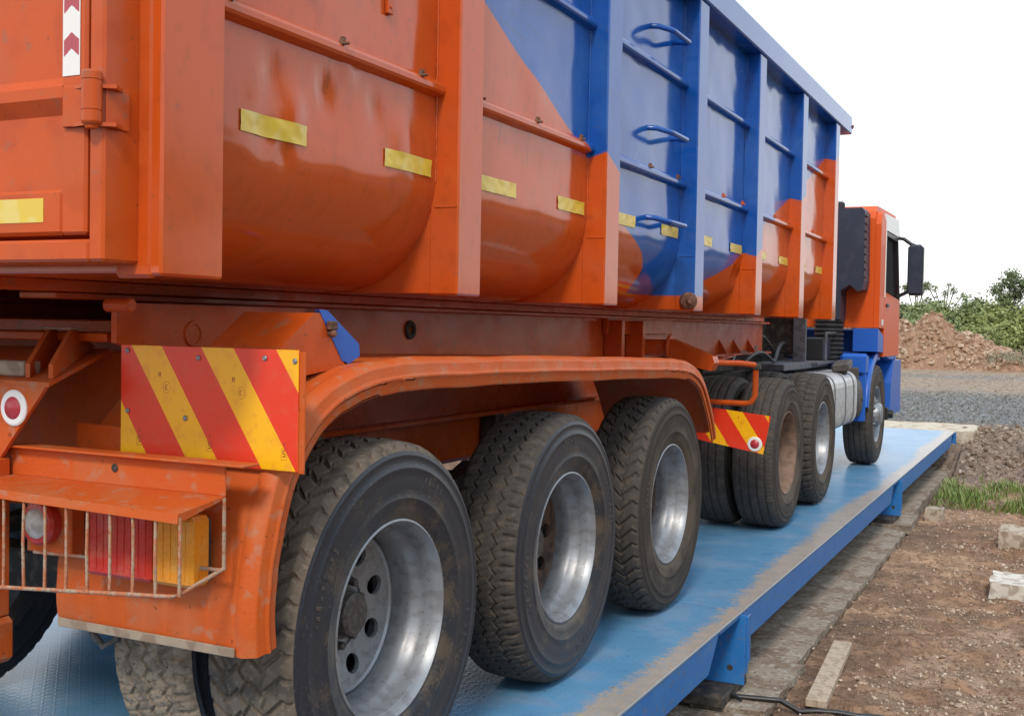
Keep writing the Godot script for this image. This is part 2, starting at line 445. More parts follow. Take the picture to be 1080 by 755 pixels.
	mat("black_cable", Color(0.014, 0.014, 0.016), 0.4)
	var g := mat("girder_blue", Color.WHITE, 0.42, {"tex": blend_tex(512, Color(0.020, 0.160, 0.46), [[Color(0.04, 0.19, 0.47), 4.0, 4, 101, 0.45, 0.75, 0.7], [Color(0.16, 0.14, 0.13), 20.0, 5, 102, 0.66, 0.8, 0.5]]), "scale": 0.9, "nrm": wavy, "ns": 0.08, "spec": 0.32})

# side of a tyre, round (u) by outwards (v): dried mud caught towards the rim, scuffs along the shoulder
func sidewall_tex(sd: int, base: Color, mud: Color, reach: float) -> ImageTexture:
	var w := 1024
	var h := 128
	var a := noise_bytes(512, 6.0, 6, sd)
	var b := noise_bytes(512, 40.0, 4, sd + 1)
	var bytes := PackedByteArray()
	bytes.resize(w * h * 3)
	for y in h:
		var v := float(y) / h
		for x in w:
			var na: float = a[(y % 512) * 512 + x % 512] / 255.0
			var nb: float = b[((y * 2) % 512) * 512 + (x * 2) % 512] / 255.0
			var m := clampf((reach - v) * 2.0 + (na - 0.45) * 2.6 + (nb - 0.5) * 1.2, 0.0, 0.9)
			var c := base.lerp(mud, m)
			c = c.lerp(Color(0.17, 0.15, 0.13), clampf((nb - 0.72) * 3.0, 0.0, 0.5))
			var i := (y * w + x) * 3
			bytes[i] = int(pow(c.r, 0.4545) * 255.0)
			bytes[i + 1] = int(pow(c.g, 0.4545) * 255.0)
			bytes[i + 2] = int(pow(c.b, 0.4545) * 255.0)
	return ImageTexture.create_from_image(Image.create_from_data(w, h, false, Image.FORMAT_RGB8, bytes))

# diagonal red and yellow stripes with the small test marks printed on the yellow
func chevron_tex(w: int, h: int, pitch: float, shift: float, sw: float) -> ImageTexture:
	var im := Image.create(w, h, false, Image.FORMAT_RGB8)
	var red := lin(0.74, 0.042, 0.014)
	var yel := lin(0.92, 0.46, 0.008)
	var nb := noise_bytes(256, 5.0, 4, 111)
	for y in h:
		for x in w:
			var t := fposmod((x - y * sw - shift) / pitch, 1.0)
			var c := yel if t < 0.44 else red
			var k: float = nb[(y % 256) * 256 + (x % 256)] / 255.0
			im.set_pixel(x, y, c.lerp(Color(0.80, 0.45, 0.36), clampf((k - 0.60) * 0.9, 0.0, 0.2)))
	var ink := lin(0.30, 0.05, 0.01)
	# three print columns: a pair of strokes, a ringed letter, a boxed mark
	for q in [[0.235, 0.25], [0.655, 0.265]]:
		var cx := int(q[0] * w)
		var cy := int(q[1] * h)
		im.fill_rect(Rect2i(cx - 5, cy - 6, 3, 13), ink)
		im.fill_rect(Rect2i(cx + 1, cy - 6, 3, 13), ink)
		im.fill_rect(Rect2i(cx - 5, cy - 6, 8, 2), ink)
		im.fill_rect(Rect2i(cx - 5, cy, 8, 2), ink)
		var ox := cx + 26
		var oy := cy + 36
		for a in 90:
			var e := Vector2.from_angle(TAU * a / 90.0)
			im.set_pixel(ox + int(e.x * 14), oy + int(e.y * 17), ink)
		im.fill_rect(Rect2i(ox - 5, oy - 7, 2, 14), ink)
		im.fill_rect(Rect2i(ox - 5, oy - 7, 9, 2), ink)
		im.fill_rect(Rect2i(ox - 5, oy - 1, 7, 2), ink)
		im.fill_rect(Rect2i(ox - 5, oy + 6, 9, 2), ink)
	for q in [[0.115, 0.80], [0.525, 0.81], [0.93, 0.83]]:
		var cx := int(q[0] * w)
		var cy := int(q[1] * h)
		for e in [Rect2i(cx - 10, cy - 4, 1, 30), Rect2i(cx + 9, cy - 4, 1, 30), Rect2i(cx - 10, cy - 4, 20, 1), Rect2i(cx - 10, cy + 26, 20, 1)]: im.fill_rect(e, ink)
		for e in [Rect2i(cx - 5, cy, 10, 3), Rect2i(cx - 5, cy, 3, 9), Rect2i(cx - 5, cy + 8, 10, 3), Rect2i(cx + 2, cy + 8, 3, 9), Rect2i(cx - 5, cy + 16, 10, 3), Rect2i(cx - 1, cy - 22, 3, 12)]: im.fill_rect(e, ink)
	return ImageTexture.create_from_image(im)

# ---------- the container ----------
const WALL := -0.065
const FACE := 0.02
const PITCH := 1.267

func side_x(y: float) -> float:  # where the container wall stands at a height: upright, then curving under
	if y > 1.90: return WALL
	var t := clampf((1.90 - y) / 0.37, 0.0, 1.0)
	return WALL - 0.36 * (1.0 - sqrt(maxf(0.0, 1.0 - t * t)))

func paint_uv(mb: MB) -> MB:
	mb.um = 0
	mb.uo = Vector2(0.0, 1.45)
	mb.us = Vector2(1.0 / 10.3, 1.0 / 1.9)
	return mb

func build_container() -> void:
	var o := thing("roll_off_container", Vector3(-1.25, 1.52, -6.0), "orange and blue steel roll-off container riding on the trailer", "container")
	var nz := FastNoiseLite.new()
	nz.seed = 7
	nz.frequency = 2.6
	nz.fractal_octaves = 2
	var dents := [[2.33, 2.03, 0.045, 0.019], [2.42, 1.97, 0.05, -0.012], [2.55, 2.05, 0.04, 0.014], [2.30, 1.90, 0.06, 0.012], [2.80, 2.03, 0.04, 0.016], [2.48, 2.09, 0.035, 0.010], [2.26, 2.0, 0.03, -0.008], [2.38, 1.86, 0.04, 0.008], [2.66, 2.12, 0.05, -0.009], [2.75, 2.45, 0.12, 0.010], [2.62, 2.4, 0.04, 0.008], [2.95, 1.98, 0.08, -0.008], [3.9, 2.3, 0.15, -0.008], [6.9, 1.78, 0.08, 0.03], [6.95, 1.68, 0.05, -0.02]]
	var ys := []
	for k in 17: ys.append(lerpf(3.15, 1.90, k / 16.0))
	for k in range(1, 19): ys.append(1.90 - 0.37 * sin(k / 18.0 * PI / 2))
	var rivet_seed := 0
	for i in 6:
		var za := -2.05 - PITCH * i + 0.02
		var zb := -2.05 - PITCH * (i + 1) + 0.16 - 0.02
		var p := paint_uv(MB.new())
		var rows := []
		var nu := 56 if i < 2 else 26
		for a in nu + 1:
			var z := lerpf(za, zb, float(a) / nu)
			var r := []
			for y in ys:
				var x := side_x(y)
				var k: float = clampf((y - 1.6) / 0.3, 0.0, 1.0)
				x += nz.get_noise_2d(z * 0.8, y) * 0.0045 * k
				for d in dents:
					var e: float = ((-z - d[0]) ** 2 + (y - d[1]) ** 2) / (d[2] * d[2])
					if e < 6.0: x -= d[3] * exp(-e * 1.6)
				r.append(Vector3(x, y, z))
			r.append(Vector3(-0.55, 1.527, z))
			rows.append(r)
		p.sheet(rows, func(q: Vector3) -> Vector3: return Vector3(1, (q.y - 1.9) * 3.0 if q.y < 1.9 else 0.0, 0))
		part(o, "side_panel", p, M.container_paint)
		for ry in [2.17, 2.685]:
			var rb := paint_uv(MB.new())
			var q := [Vector2(-0.002, 0.034), Vector2(0.030, 0.014), Vector2(0.033, 0.006), Vector2(0.033, -0.008), Vector2(0.028, -0.016), Vector2(-0.002, -0.026)]
			for k in 5:
				rb.quad(Vector3(WALL + q[k].x, ry + q[k].y, za), Vector3(WALL + q[k].x, ry + q[k].y, zb), Vector3(WALL + q[k + 1].x, ry + q[k + 1].y, zb), Vector3(WALL + q[k + 1].x, ry + q[k + 1].y, za), Vector3(1, q[k].y + q[k + 1].y, 0))
			var rib := part(o, "horizontal_rib", rb, M.container_paint)
			if ry < 2.5:
				for s in [0.10, 0.56, 0.98]:
					var st := MB.new()
					st.cyl(Vector3(WALL + 0.025, ry + 0.010, za - s), Vector3(WALL + 0.030, ry + 0.034, za - s - 0.004), 0.009, 7, 0.002)
					st.cyl(Vector3(WALL + 0.020, ry + 0.014, za - s + 0.012), Vector3(WALL + 0.044, ry + 0.018, za - s - 0.012), 0.005, 6, 0.001)
					part(rib, "lug", st, M.bare_rust if i < 3 else M.orange_paint)
		for tz in [[0.15, 0.42], [0.80, 1.07]]:
			var tp := MB.new()
			var rr := []
			var z0: float = -2.05 - PITCH * i - tz[0]
			var z1: float = -2.05 - PITCH * i - tz[1]
			for a in 13:
				var z := lerpf(z0, z1, a / 12.0)
				var r := []
				for b in 7:
					var y := lerpf(1.943, 1.890, b / 6.0)
					var x := side_x(y) + nz.get_noise_2d(z * 0.8, y) * 0.0045 + 0.004
					for d in dents:
						var e: float = ((-z - d[0]) ** 2 + (y - d[1]) ** 2) / (d[2] * d[2])
						if e < 6.0: x -= d[3] * exp(-e * 1.6)
					x += 0.0025 * nz.get_noise_2d(z * 9.0 + 40.0, y * 9.0)
					r.append(Vector3(x, y, z))
				rr.append(r)
			tp.sheet(rr, func(_q: Vector3) -> Vector3: return Vector3(1, 0, 0))
			part(o, "reflective_tape", tp, M.yellow_tape)
	# posts: an upright channel on each side wall with a gusset that follows the curved floor
	for i in 7:
		var zf := -2.05 - PITCH * i
		var zr := zf + (0.20 if i == 0 else 0.16)
		var p := paint_uv(MB.new())
		p.bx(WALL - 0.02, FACE, 1.52, 3.125, zr, zf, 0.006)
		if i > 0:
			var poly := PackedVector2Array([Vector2(-0.03, 1.95), Vector2(-0.03, 1.526), Vector2(-0.50, 1.526), Vector2(-0.50, 1.535)])
			for k in range(12, -1, -1):
				var y := 1.90 - 0.366 * sin(k / 12.0 * PI / 2)
				poly.append(Vector2(side_x(y) - 0.004, y + 0.002))
			p.prism(poly, "z", zr - 0.003, zf + 0.003)
		else:
			p.bx(-0.60, WALL - 0.021, 1.526, 1.64, zr - 0.004, zf, 0.004)
		var post := part(o, "post", p, M.container_paint)
		if i > 0 and i < 5:
			var w := paint_uv(MB.new())
			var pts := []
			for k in 90:
				var y := lerpf(3.1, 1.88, k / 89.0)
				pts.append(Vector3(WALL + 0.0015 + 0.0012 * sin(k * 2.1), y, zr + 0.002 + 0.0012 * sin(k * 3.7)))
			w.tube(pts, 0.0035, 5, false)
			pts = []
			for k in 24: pts.append(Vector3(lerpf(WALL, FACE - 0.006, k / 23.0), 1.80 + 0.0012 * sin(k * 2.3), zr + 0.0005))
			w.tube(pts, 0.003, 5, false)
			part(post, "weld_seam", w, M.container_paint)
	# three rod handles in the third bay
	for y in [2.86, 2.38, 1.955]:
		var h := paint_uv(MB.new())
		var a := []
		for q in [[WALL - 0.01, 0.0, -5.16], [WALL + 0.04, -0.004, -5.17], [0.025, -0.018, -5.20], [0.036, -0.02, -5.225], [0.036, -0.02, -5.45], [0.025, -0.018, -5.475], [WALL + 0.04, -0.004, -5.505], [WALL - 0.01, 0.0, -5.51]]:
			a.append(Vector3(q[0], y + q[1], q[2]))
		h.tube(a, 0.0135, 8)
		part(o, "handle", h, M.container_paint)
	# small plates welded to the first bay
	var pl := MB.new()
	pl.bx(WALL, WALL + 0.012, 2.335, 2.445, -2.845, -2.875, 0.002)
	pl.cyl(Vector3(WALL + 0.008, 2.425, -2.86), Vector3(WALL + 0.016, 2.425, -2.86), 0.005, 6, 0.001)
	pl.cyl(Vector3(WALL + 0.008, 2.355, -2.86), Vector3(WALL + 0.016, 2.355, -2.86), 0.005, 6, 0.001)
	part(o, "number_bracket", pl, M.orange_paint)
	pl = MB.new()
	pl.bx(WALL, WALL + 0.010, 2.30, 2.325, -2.43, -2.49, 0.002)
	pl.cyl(Vector3(WALL, 2.31, -2.45), Vector3(WALL + 0.022, 2.308, -2.455), 0.008, 7, 0.002)
	part(o, "bolt_tab", pl, M.bare_rust)
	# top rail with its rusty front tip, other walls, floor
	var p := paint_uv(MB.new())
	p.bx(-0.11, 0.035, 3.122, 3.275, -1.86, -10.12, 0.008)
	part(o, "top_rail", p, M.container_paint)
	p = MB.new()
	p.bx(-0.105, 0.03, 3.128, 3.27, -10.12, -10.135, 0.003)
	p.cyl(Vector3(0.0, 3.20, -10.13), Vector3(0.04, 3.19, -10.15), 0.02, 8)
	part(o, "rail_end", p, M.bare_rust)
	p = paint_uv(MB.new())
	p.bx(-2.5, -2.39, 3.122, 3.275, -1.86, -10.12, 0.008)
	part(o, "top_rail", p, M.container_paint)
	p = paint_uv(MB.new())
	p.bx(-2.44, -2.41, 1.53, 3.13, -1.88, -9.6, 0.003)
	part(o, "side_wall", p, M.container_paint)
	for i in 7:
		p = paint_uv(MB.new())
		var zf := -2.05 - PITCH * i
		p.bx(-2.52, -2.441, 1.52, 3.12, zf + 0.16, zf, 0.005)
		part(o, "post", p, M.container_paint)
	p = MB.new()
	p.bx(-2.38, -0.12, 1.55, 3.20, -9.62, -9.66, 0.003)
	part(o, "front_wall", p, M.orange_paint)
	p = MB.new()
	p.bx(-2.40, -0.52, 1.53, 1.56, -1.90, -9.61, 0.003)
	part(o, "floor", p, M.orange_paint)
	for x in [-0.72, -1.78]:
		p = MB.new()
		p.bx(x - 0.06, x + 0.06, 1.497, 1.529, -1.80, -10.0, 0.003)
		part(o, "skid_rail", p, M.orange_paint)
	p = MB.new()
	p.cyl(Vector3(-0.02, 1.57, -5.70), Vector3(0.005, 1.57, -5.66), 0.045, 14, 0.01)
	p.cyl(Vector3(0.0, 1.57, -5.665), Vector3(0.022, 1.57, -5.63), 0.02, 10, 0.004)
	part(o, "drain_plug", p, M.bare_rust)
	build_container_rear(o)

func build_container_rear(o: Node3D) -> void:
	# frame round the doors
	var p := MB.new()
	p.bx(-0.083, -0.04, 1.545, 3.24, -1.745, -1.862, 0.006)
	part(o, "door_jamb", p, M.orange_paint)
	p = MB.new()
	p.bx(-2.46, -2.405, 1.545, 3.24, -1.745, -1.862, 0.007)
	part(o, "door_jamb", p, M.orange_paint)
	p = MB.new()
	p.bx(-2.404, -0.084, 1.545, 1.592, -1.748, -1.86, 0.006)
	part(o, "door_sill", p, M.orange_paint)
	p = MB.new()
	p.bx(-2.46, -0.03, 3.242, 3.30, -1.745, -1.862, 0.006)
	part(o, "door_head", p, M.orange_paint)
	p = MB.new()
	p.tube([Vector3(-0.055, 1.60, -1.853), Vector3(-0.03, 1.60, -1.857), Vector3(-0.03, 3.2, -1.857)], 0.010, 6)
	part(o, "seal_strip", p, M.orange_paint)
	# closer inner post behind the jamb
	p = MB.new()
	p.bx(-0.11, -0.005, 1.515, 3.12, -1.845, -1.872, 0.008)
	part(o, "corner_plate", p, M.orange_paint)
	for side in [0, 1]:
		var x1 := -0.093 if side == 0 else -1.258
		var x0 := -1.252 if side == 0 else -2.392
		var d := MB.new()
		d.bx(x0, x1, 1.604, 3.22, -1.775, -1.80, 0.003)
		var leaf := part(o, "door", d, M.orange_paint)
		for s in [[x1 - 0.072, x1], [x0, x0 + 0.072]]:
			d = MB.new()
			d.bx(s[0], s[1], 1.602, 3.222, -1.748, -1.774, 0.006)
			part(leaf, "stile", d, M.orange_paint)
		d = MB.new()
		d.bx(x0 + 0.074, x1 - 0.074, 1.602, 1.70, -1.754, -1.774, 0.008)
		part(leaf, "bottom_band", d, M.orange_paint)
		for y in [1.905, 2.42, 2.90]:
			d = MB.new()
			var q := [Vector2(0.035, 0.0), Vector2(0.012, 0.022), Vector2(-0.012, 0.022), Vector2(-0.045, 0.0)]
			for k in 3:
				d.quad(Vector3(x0 + 0.074, y + q[k].x, -1.775 + q[k].y), Vector3(x1 - 0.074, y + q[k].x, -1.775 + q[k].y), Vector3(x1 - 0.074, y + q[k + 1].x, -1.775 + q[k + 1].y), Vector3(x0 + 0.074, y + q[k + 1].x, -1.775 + q[k + 1].y), Vector3(0, q[k].x + q[k + 1].x, 1))
			part(leaf, "pressed_rib", d, M.orange_paint)
		# hinges
		for y in [1.878, 2.75]:
			var hx := -0.052 if side == 0 else -2.448
			var sg := 1.0 if side == 0 else -1.0
			d = MB.new()
			d.lathe([Vector2(0, -0.062), Vector2(0.012, -0.062), Vector2(0.014, -0.056), Vector2(0.019, -0.052), Vector2(0.021, -0.048), Vector2(0.021, -0.028), Vector2(0.0195, -0.027), Vector2(0.0195, -0.025), Vector2(0.021, -0.024), Vector2(0.021, 0.034), Vector2(0.0195, 0.035), Vector2(0.0195, 0.037), Vector2(0.021, 0.038), Vector2(0.021, 0.052), Vector2(0.018, 0.056), Vector2(0, 0.056)], 18, Vector3(hx, y, -1.724), Basis(Vector3(0, 1, 0), Vector3(-1, 0, 0), Vector3(0, 0, 1)))
			var hb := part(leaf, "hinge", d, M.orange_paint)
			d = MB.new()
			for yy in [0.034, -0.044]:
				d.prism(PackedVector2Array([Vector2(hx - sg * 0.010, -1.728), Vector2(hx - sg * 0.10, -1.744), Vector2(hx - sg * 0.010, -1.7475)]), "y", y + yy, y + yy - 0.008)
				d.prism(PackedVector2Array([Vector2(hx + sg * 0.008, -1.73), Vector2(hx + sg * 0.040, -1.752), Vector2(hx + sg * 0.0125, -1.80), Vector2(hx + sg * 0.008, -1.76)]), "y", y + yy - 0.004, y + yy - 0.012)
			d.bx(hx - sg * 0.10, hx - sg * 0.012, y - 0.052, y + 0.034, -1.738, -1.7470, 0.002)
			d.bx(hx + sg * 0.0125, hx + sg * 0.017, y - 0.056, y + 0.030, -1.748, -1.812, 0.001)
			part(leaf, "hinge_leaf", d, M.orange_paint)
	# red and white strip on the stile, yellow tape on the bottom band
	var st := MB.new()
	st.um = 2
	st.uo = Vector2(-0.160, 1.935)
	st.us = Vector2(1.0 / 0.050, 1.0 / 1.10)
	st.quad(Vector3(-0.160, 1.935, -1.7465), Vector3(-0.110, 1.935, -1.7465), Vector3(-0.110, 3.03, -1.7465), Vector3(-0.160, 3.03, -1.7465), Vector3(0, 0, 1))
	var im := Image.create(32, 1024, false, Image.FORMAT_RGB8)
	for y in 1024:
		for x in 32:
			var t := fposmod((y + absf(x - 15.5) * 1.1) / 84.0, 1.0)
			im.set_pixel(x, y, lin(0.74, 0.72, 0.70) if t < 0.62 or x < 2 or x > 29 else lin(0.40, 0.06, 0.08))
	mat("arrow_sticker", Color.WHITE, 0.4, {"uv": true, "tex": ImageTexture.create_from_image(im)})
	var s := part(o, "arrow_sticker", st, M.arrow_sticker)
	s.set_meta("label", "white strip with red arrowheads on the door edge")
	st = MB.new()
	st.bx(-1.20, -0.222, 1.630, 1.682, -1.7525, -1.7541, 0.0005)
	part(o, "reflective_tape", st, M.yellow_tape)

# ---------- wheels ----------
var tyre_cache := {}
const TR := 0.54

func groove(pattern: String, a: float, s: float) -> float:
	var L := TAU * TR
	var d := 0.0
	var g := func(v: float, w: float) -> float: return 1.0 - smoothstep(w * 0.75, w, absf(v))
	var triw := func(t: float) -> float: return absf(fposmod(t, 1.0) - 0.5) * 4.0 - 1.0
	match pattern:
		"zigzag":
			var n := roundf(L / 0.056)
			var ph := a / L * n
			for s0 in [-0.062, -0.002, 0.060]:
				d = maxf(d, g.call(s - s0 - 0.011 * triw.call(ph + s0 * 3.0), 0.0052))
			if absf(s) > 0.088: d = maxf(d, g.call(fposmod(ph + 0.25, 1.0) - 0.5, 0.13) * smoothstep(0.088, 0.096, absf(s)))
			d = maxf(d, 0.35 * g.call(fposmod(ph * 2.0 + s * 12.0, 1.0) - 0.5, 0.10))
		"lug":
			var n := roundf(L / 0.068)
			var t := absf(s)
			var ph := a / L * n + (0.5 if s > 0.0 else 0.0)
			var bend: float = 0.38 * triw.call(t / 0.115)
			d = g.call(fposmod(ph + bend, 1.0) - 0.5, 0.13) * smoothstep(0.012, 0.022, t)
			d = maxf(d, g.call(s - 0.012 * triw.call(a / L * n), 0.006))
			d = maxf(d, 0.6 * g.call(t - 0.062 - 0.008 * triw.call(ph), 0.005))
		"block":
			var n := roundf(L / 0.064)
			var ph := a / L * n
			for s0 in [-0.05, 0.05]: d = maxf(d, g.call(s - s0 - 0.008 * triw.call(ph), 0.007))
			d = maxf(d, g.call(fposmod(ph + (0.5 if absf(s) > 0.05 else 0.0) + 1.4 * s, 1.0) - 0.5, 0.15))
		_:
			for s0 in [-0.085, -0.030, 0.030, 0.085]:
				d = maxf(d, g.call(s - s0 - 0.0025 * triw.call(a / L * 110.0), 0.006))
			d = maxf(d, 0.4 * g.call(fposmod(a / L * 110.0, 1.0) - 0.5, 0.12) * smoothstep(0.104, 0.110, absf(s)))
	return clampf(d, 0.0, 1.0)

func tyre_mesh(pattern: String, segs: int, tread: Material, side: Material) -> ArrayMesh:
	var key := pattern + str(segs) + tread.resource_name + side.resource_name
	if tyre_cache.has(key): return tyre_cache[key]
	var mb := MB.new()
	var nv := 81 if segs > 700 else (49 if segs > 400 else 25)
	var rows := []
	var depth := 0.010
	for i in segs + 1:
		var th := TAU * (i % segs) / segs
		var e := Vector3(0, cos(th), sin(th))
		var r := []
		r.append(Vector3(-0.1405, 0, 0) + e * (TR - 0.034))
		for j in nv:
			var s := lerpf(-0.128, 0.128, float(j) / (nv - 1))
			var crown := TR - 0.010 * (s / 0.128) ** 2 - (0.008 * clampf((absf(s) - 0.112) / 0.016, 0.0, 1.0))
			r.append(Vector3(s, 0, 0) + e * (crown - depth * groove(pattern, th * TR, s)))
		r.append(Vector3(0.1405, 0, 0) + e * (TR - 0.034))
		rows.append(r)
	mb.sheet(rows, func(q: Vector3) -> Vector3: return Vector3(q.x * 0.3, q.y, q.z))
	var mesh := ArrayMesh.new()
	mb.into(mesh)
	mesh.surface_set_material(0, tread)
	mb = MB.new()
	var sd := [Vector2(0.285, 0.098), Vector2(0.292, 0.116), Vector2(0.300, 0.124), Vector2(0.306, 0.128), Vector2(0.309, 0.1285), Vector2(0.313, 0.133), Vector2(0.335, 0.140), Vector2(0.362, 0.1465), Vector2(0.364, 0.1480), Vector2(0.368, 0.1482), Vector2(0.370, 0.1470), Vector2(0.395, 0.1495), Vector2(0.425, 0.1500), Vector2(0.452, 0.1490), Vector2(0.454, 0.1502), Vector2(0.459, 0.1500), Vector2(0.461, 0.1480), Vector2(0.475, 0.1462), Vector2(0.490, 0.1440), Vector2(0.492, 0.1452), Vector2(0.497, 0.1446), Vector2(0.499, 0.1422), Vector2(0.507, 0.1402)]
	mb.lathe(sd, 96, Vector3.ZERO, Basis(), true)
	var mir := []
	for k in range(sd.size() - 1, -1, -1): mir.append(Vector2(sd[k].x, -sd[k].y))
	mb.lathe(mir, 72, Vector3.ZERO, Basis(), true)
	for i in mb.V.size():
		var q := mb.V[i]
		mb.U[i] = Vector2(atan2(q.y, q.z) / TAU + 0.5, (Vector2(q.y, q.z).length() - 0.28) / 0.23)
	# raised marks moulded into the outer side
	for b in [[0.6, 9], [2.4, 6], [3.9, 8], [5.4, 5]]:
		for k in b[1]:
			var th: float = b[0] + k * 0.062
			var e := Vector3(0, cos(th), sin(th))
			var t := Vector3(0, -sin(th), cos(th))
			mb.box(Vector3(0.1497, 0, 0) + e * (0.427 + 0.004 * sin(k * 2.3)), Vector3(0.0035, 0.026 - 0.008 * (k % 3), 0.011), 0.001, Basis(Vector3(1, 0, 0), e, t))
	mb.into(mesh)
	mesh.surface_set_material(1, side)
	tyre_cache[key] = mesh
	return mesh

var rim_cache := {}
func rim_meshes(style: String) -> Array:
	if rim_cache.has(style): return rim_cache[style]
	var out := []
	var rim := MB.new()
	rim.lathe([Vector2(0.283, 0.100), Vector2(0.300, 0.118), Vector2(0.304, 0.126), Vector2(0.3015, 0.1305), Vector2(0.296, 0.131), Vector2(0.292, 0.124), Vector2(0.286, 0.108), Vector2(0.282, 0.094), Vector2(0.279, 0.070), Vector2(0.276, 0.052), Vector2(0.266, 0.036), Vector2(0.260, 0.022), Vector2(0.258, -0.01), Vector2(0.256, -0.030), Vector2(0.252, -0.11), Vector2(0.30, -0.128)], 72, Vector3.ZERO, Basis(), true, -1.0)
	out.append(rim)
	var disc := MB.new()
	var hub := MB.new()
	if style == "front":
		disc.lathe([Vector2(0.262, 0.02), Vector2(0.250, 0.055), Vector2(0.235, 0.075), Vector2(0.21, 0.095), Vector2(0.175, 0.105), Vector2(0.172, 0.112)], 48, Vector3.ZERO, Basis(), true)
		disc.lathe([Vector2(0.172, 0.112), Vector2(0.12, 0.112)], 48)
		hub.lathe([Vector2(0.13, 0.105), Vector2(0.125, 0.15), Vector2(0.110, 0.175), Vector2(0.085, 0.185), Vector2(0.0, 0.185)], 32, Vector3.ZERO, Basis(), true)
	else:
		disc.holed_disc(0.118, 0.235, -0.066, -0.040, 8, 0.031, 0.178)
		disc.lathe([Vector2(0.235, -0.040), Vector2(0.241, -0.032), Vector2(0.247, -0.034), Vector2(0.253, -0.048)], 60, Vector3.ZERO, Basis(), true, 1.0)
		disc.lathe([Vector2(0.118, -0.066), Vector2(0.116, -0.072), Vector2(0.06, -0.072)], 48)
		hub.lathe([Vector2(0.082, -0.075), Vector2(0.080, -0.050), Vector2(0.070, -0.044), Vector2(0.066, -0.010), Vector2(0.056, -0.002), Vector2(0.0, -0.002)], 28)
	out.append(disc)
	for k in 10:
		var a := TAU * (k + 0.5) / 10
		var x0 := 0.11 if style == "front" else -0.070
		var nr := 0.145 if style == "front" else 0.102
		hub.cyl(Vector3(x0, cos(a) * nr, sin(a) * nr), Vector3(x0 + 0.024, cos(a) * nr, sin(a) * nr), 0.013, 6, 0.003)
	out.append(hub)
	var drum := MB.new()
	drum.lathe([Vector2(0.0, -0.125), Vector2(0.225, -0.125), Vector2(0.225, -0.19), Vector2(0.05, -0.19)], 32)
	out.append(drum)
	var ms := []
	for m in out: ms.append(m.into(ArrayMesh.new()))
	rim_cache[style] = ms
	return ms

# turned = true: the other way round (inner wheel of a pair, or the lorry's left side)
func add_wheel(o: Node3D, x: float, z: float, pattern: String, tread: String, side: String, rim: String, disc: String, style := "dual", turned := false, spin := 0.0, segs := 640, label := "") -> void:
	var w := Node3D.new()
	w.name = "wheel"
	o.add_child(w, true)
	w.position = Vector3(x, TR, z) - o.position
	w.basis = Basis(Vector3.UP, PI if turned else 0.0) * Basis(Vector3.RIGHT, spin)
	if label: w.set_meta("label", label)
	var t := MeshInstance3D.new()
	t.name = "tyre"
	t.mesh = tyre_mesh(pattern, segs, M[tread], M[side])
	w.add_child(t)
	var ms := rim_meshes(style)
	var nm := ["rim", "disc", "hub", "brake_drum"]
	var mt := [rim, disc, "hub_grease" if style == "dual" else rim, "dark_grime"]
	for k in 4:
		var n := MeshInstance3D.new()
		n.name = nm[k]
		n.mesh = ms[k]
		n.material_override = null
		n.set_surface_override_material(0, M[mt[k]])
		w.add_child(n)

# ---------- the trailer ----------
func smooth_path(q: Array, per: int) -> Array:
	var out := []
	for i in q.size() - 1:
		for k in per:
			var p0: Vector2 = q[maxi(i - 1, 0)]
			var p3: Vector2 = q[mini(i + 2, q.size() - 1)]
			out.append(q[i].cubic_interpolate(q[i + 1], p0, p3, float(k) / per))
	out.append(q[q.size() - 1])
	return out

func fender(o: Node3D, mirror: bool, path: Array, wide: float) -> void:
	var pr := [Vector2(-wide, 0.0), Vector2(-wide * 0.5, 0.0), Vector2(-0.060, 0.0), Vector2(-0.050, 0.006), Vector2(-0.036, 0.009), Vector2(-0.024, 0.006), Vector2(-0.016, 0.002), Vector2(-0.002, -0.005), Vector2(0.002, -0.012), Vector2(0.002, -0.036), Vector2(0.008, -0.041), Vector2(0.010, -0.047), Vector2(0.008, -0.053), Vector2(0.001, -0.058), Vector2(0.000, -0.082), Vector2(-0.006, -0.090)]
	var mb := MB.new()
	var rows := []
	var nz := FastNoiseLite.new()
	nz.seed = 5
	nz.frequency = 3.0
	for i in path.size():
		var t: Vector2 = (path[mini(i + 1, path.size() - 1)] - path[maxi(i - 1, 0)]).normalized()
		var n := Vector2(-t.y, t.x)
		if n.dot(path[i] - Vector2(-4.2, 0.4)) < 0.0: n = -n
		var r := []
		for q in pr:
			var w := nz.get_noise_2d(path[i].x * 1.5, path[i].y * 1.5 + q.x * 2.0) * 0.006
			var c: Vector2 = path[i] + n * (q.y + w)
			r.append(Vector3(q.x if not mirror else -2.5 - q.x, c.y, c.x))
		rows.append(r)
	mb.sheet(rows, func(q: Vector3) -> Vector3: return Vector3(0.6 * (q.x + 1.25), q.y - 0.4, q.z + 4.2))
	part(o, "mudguard", mb, M.dusty_orange_paint)

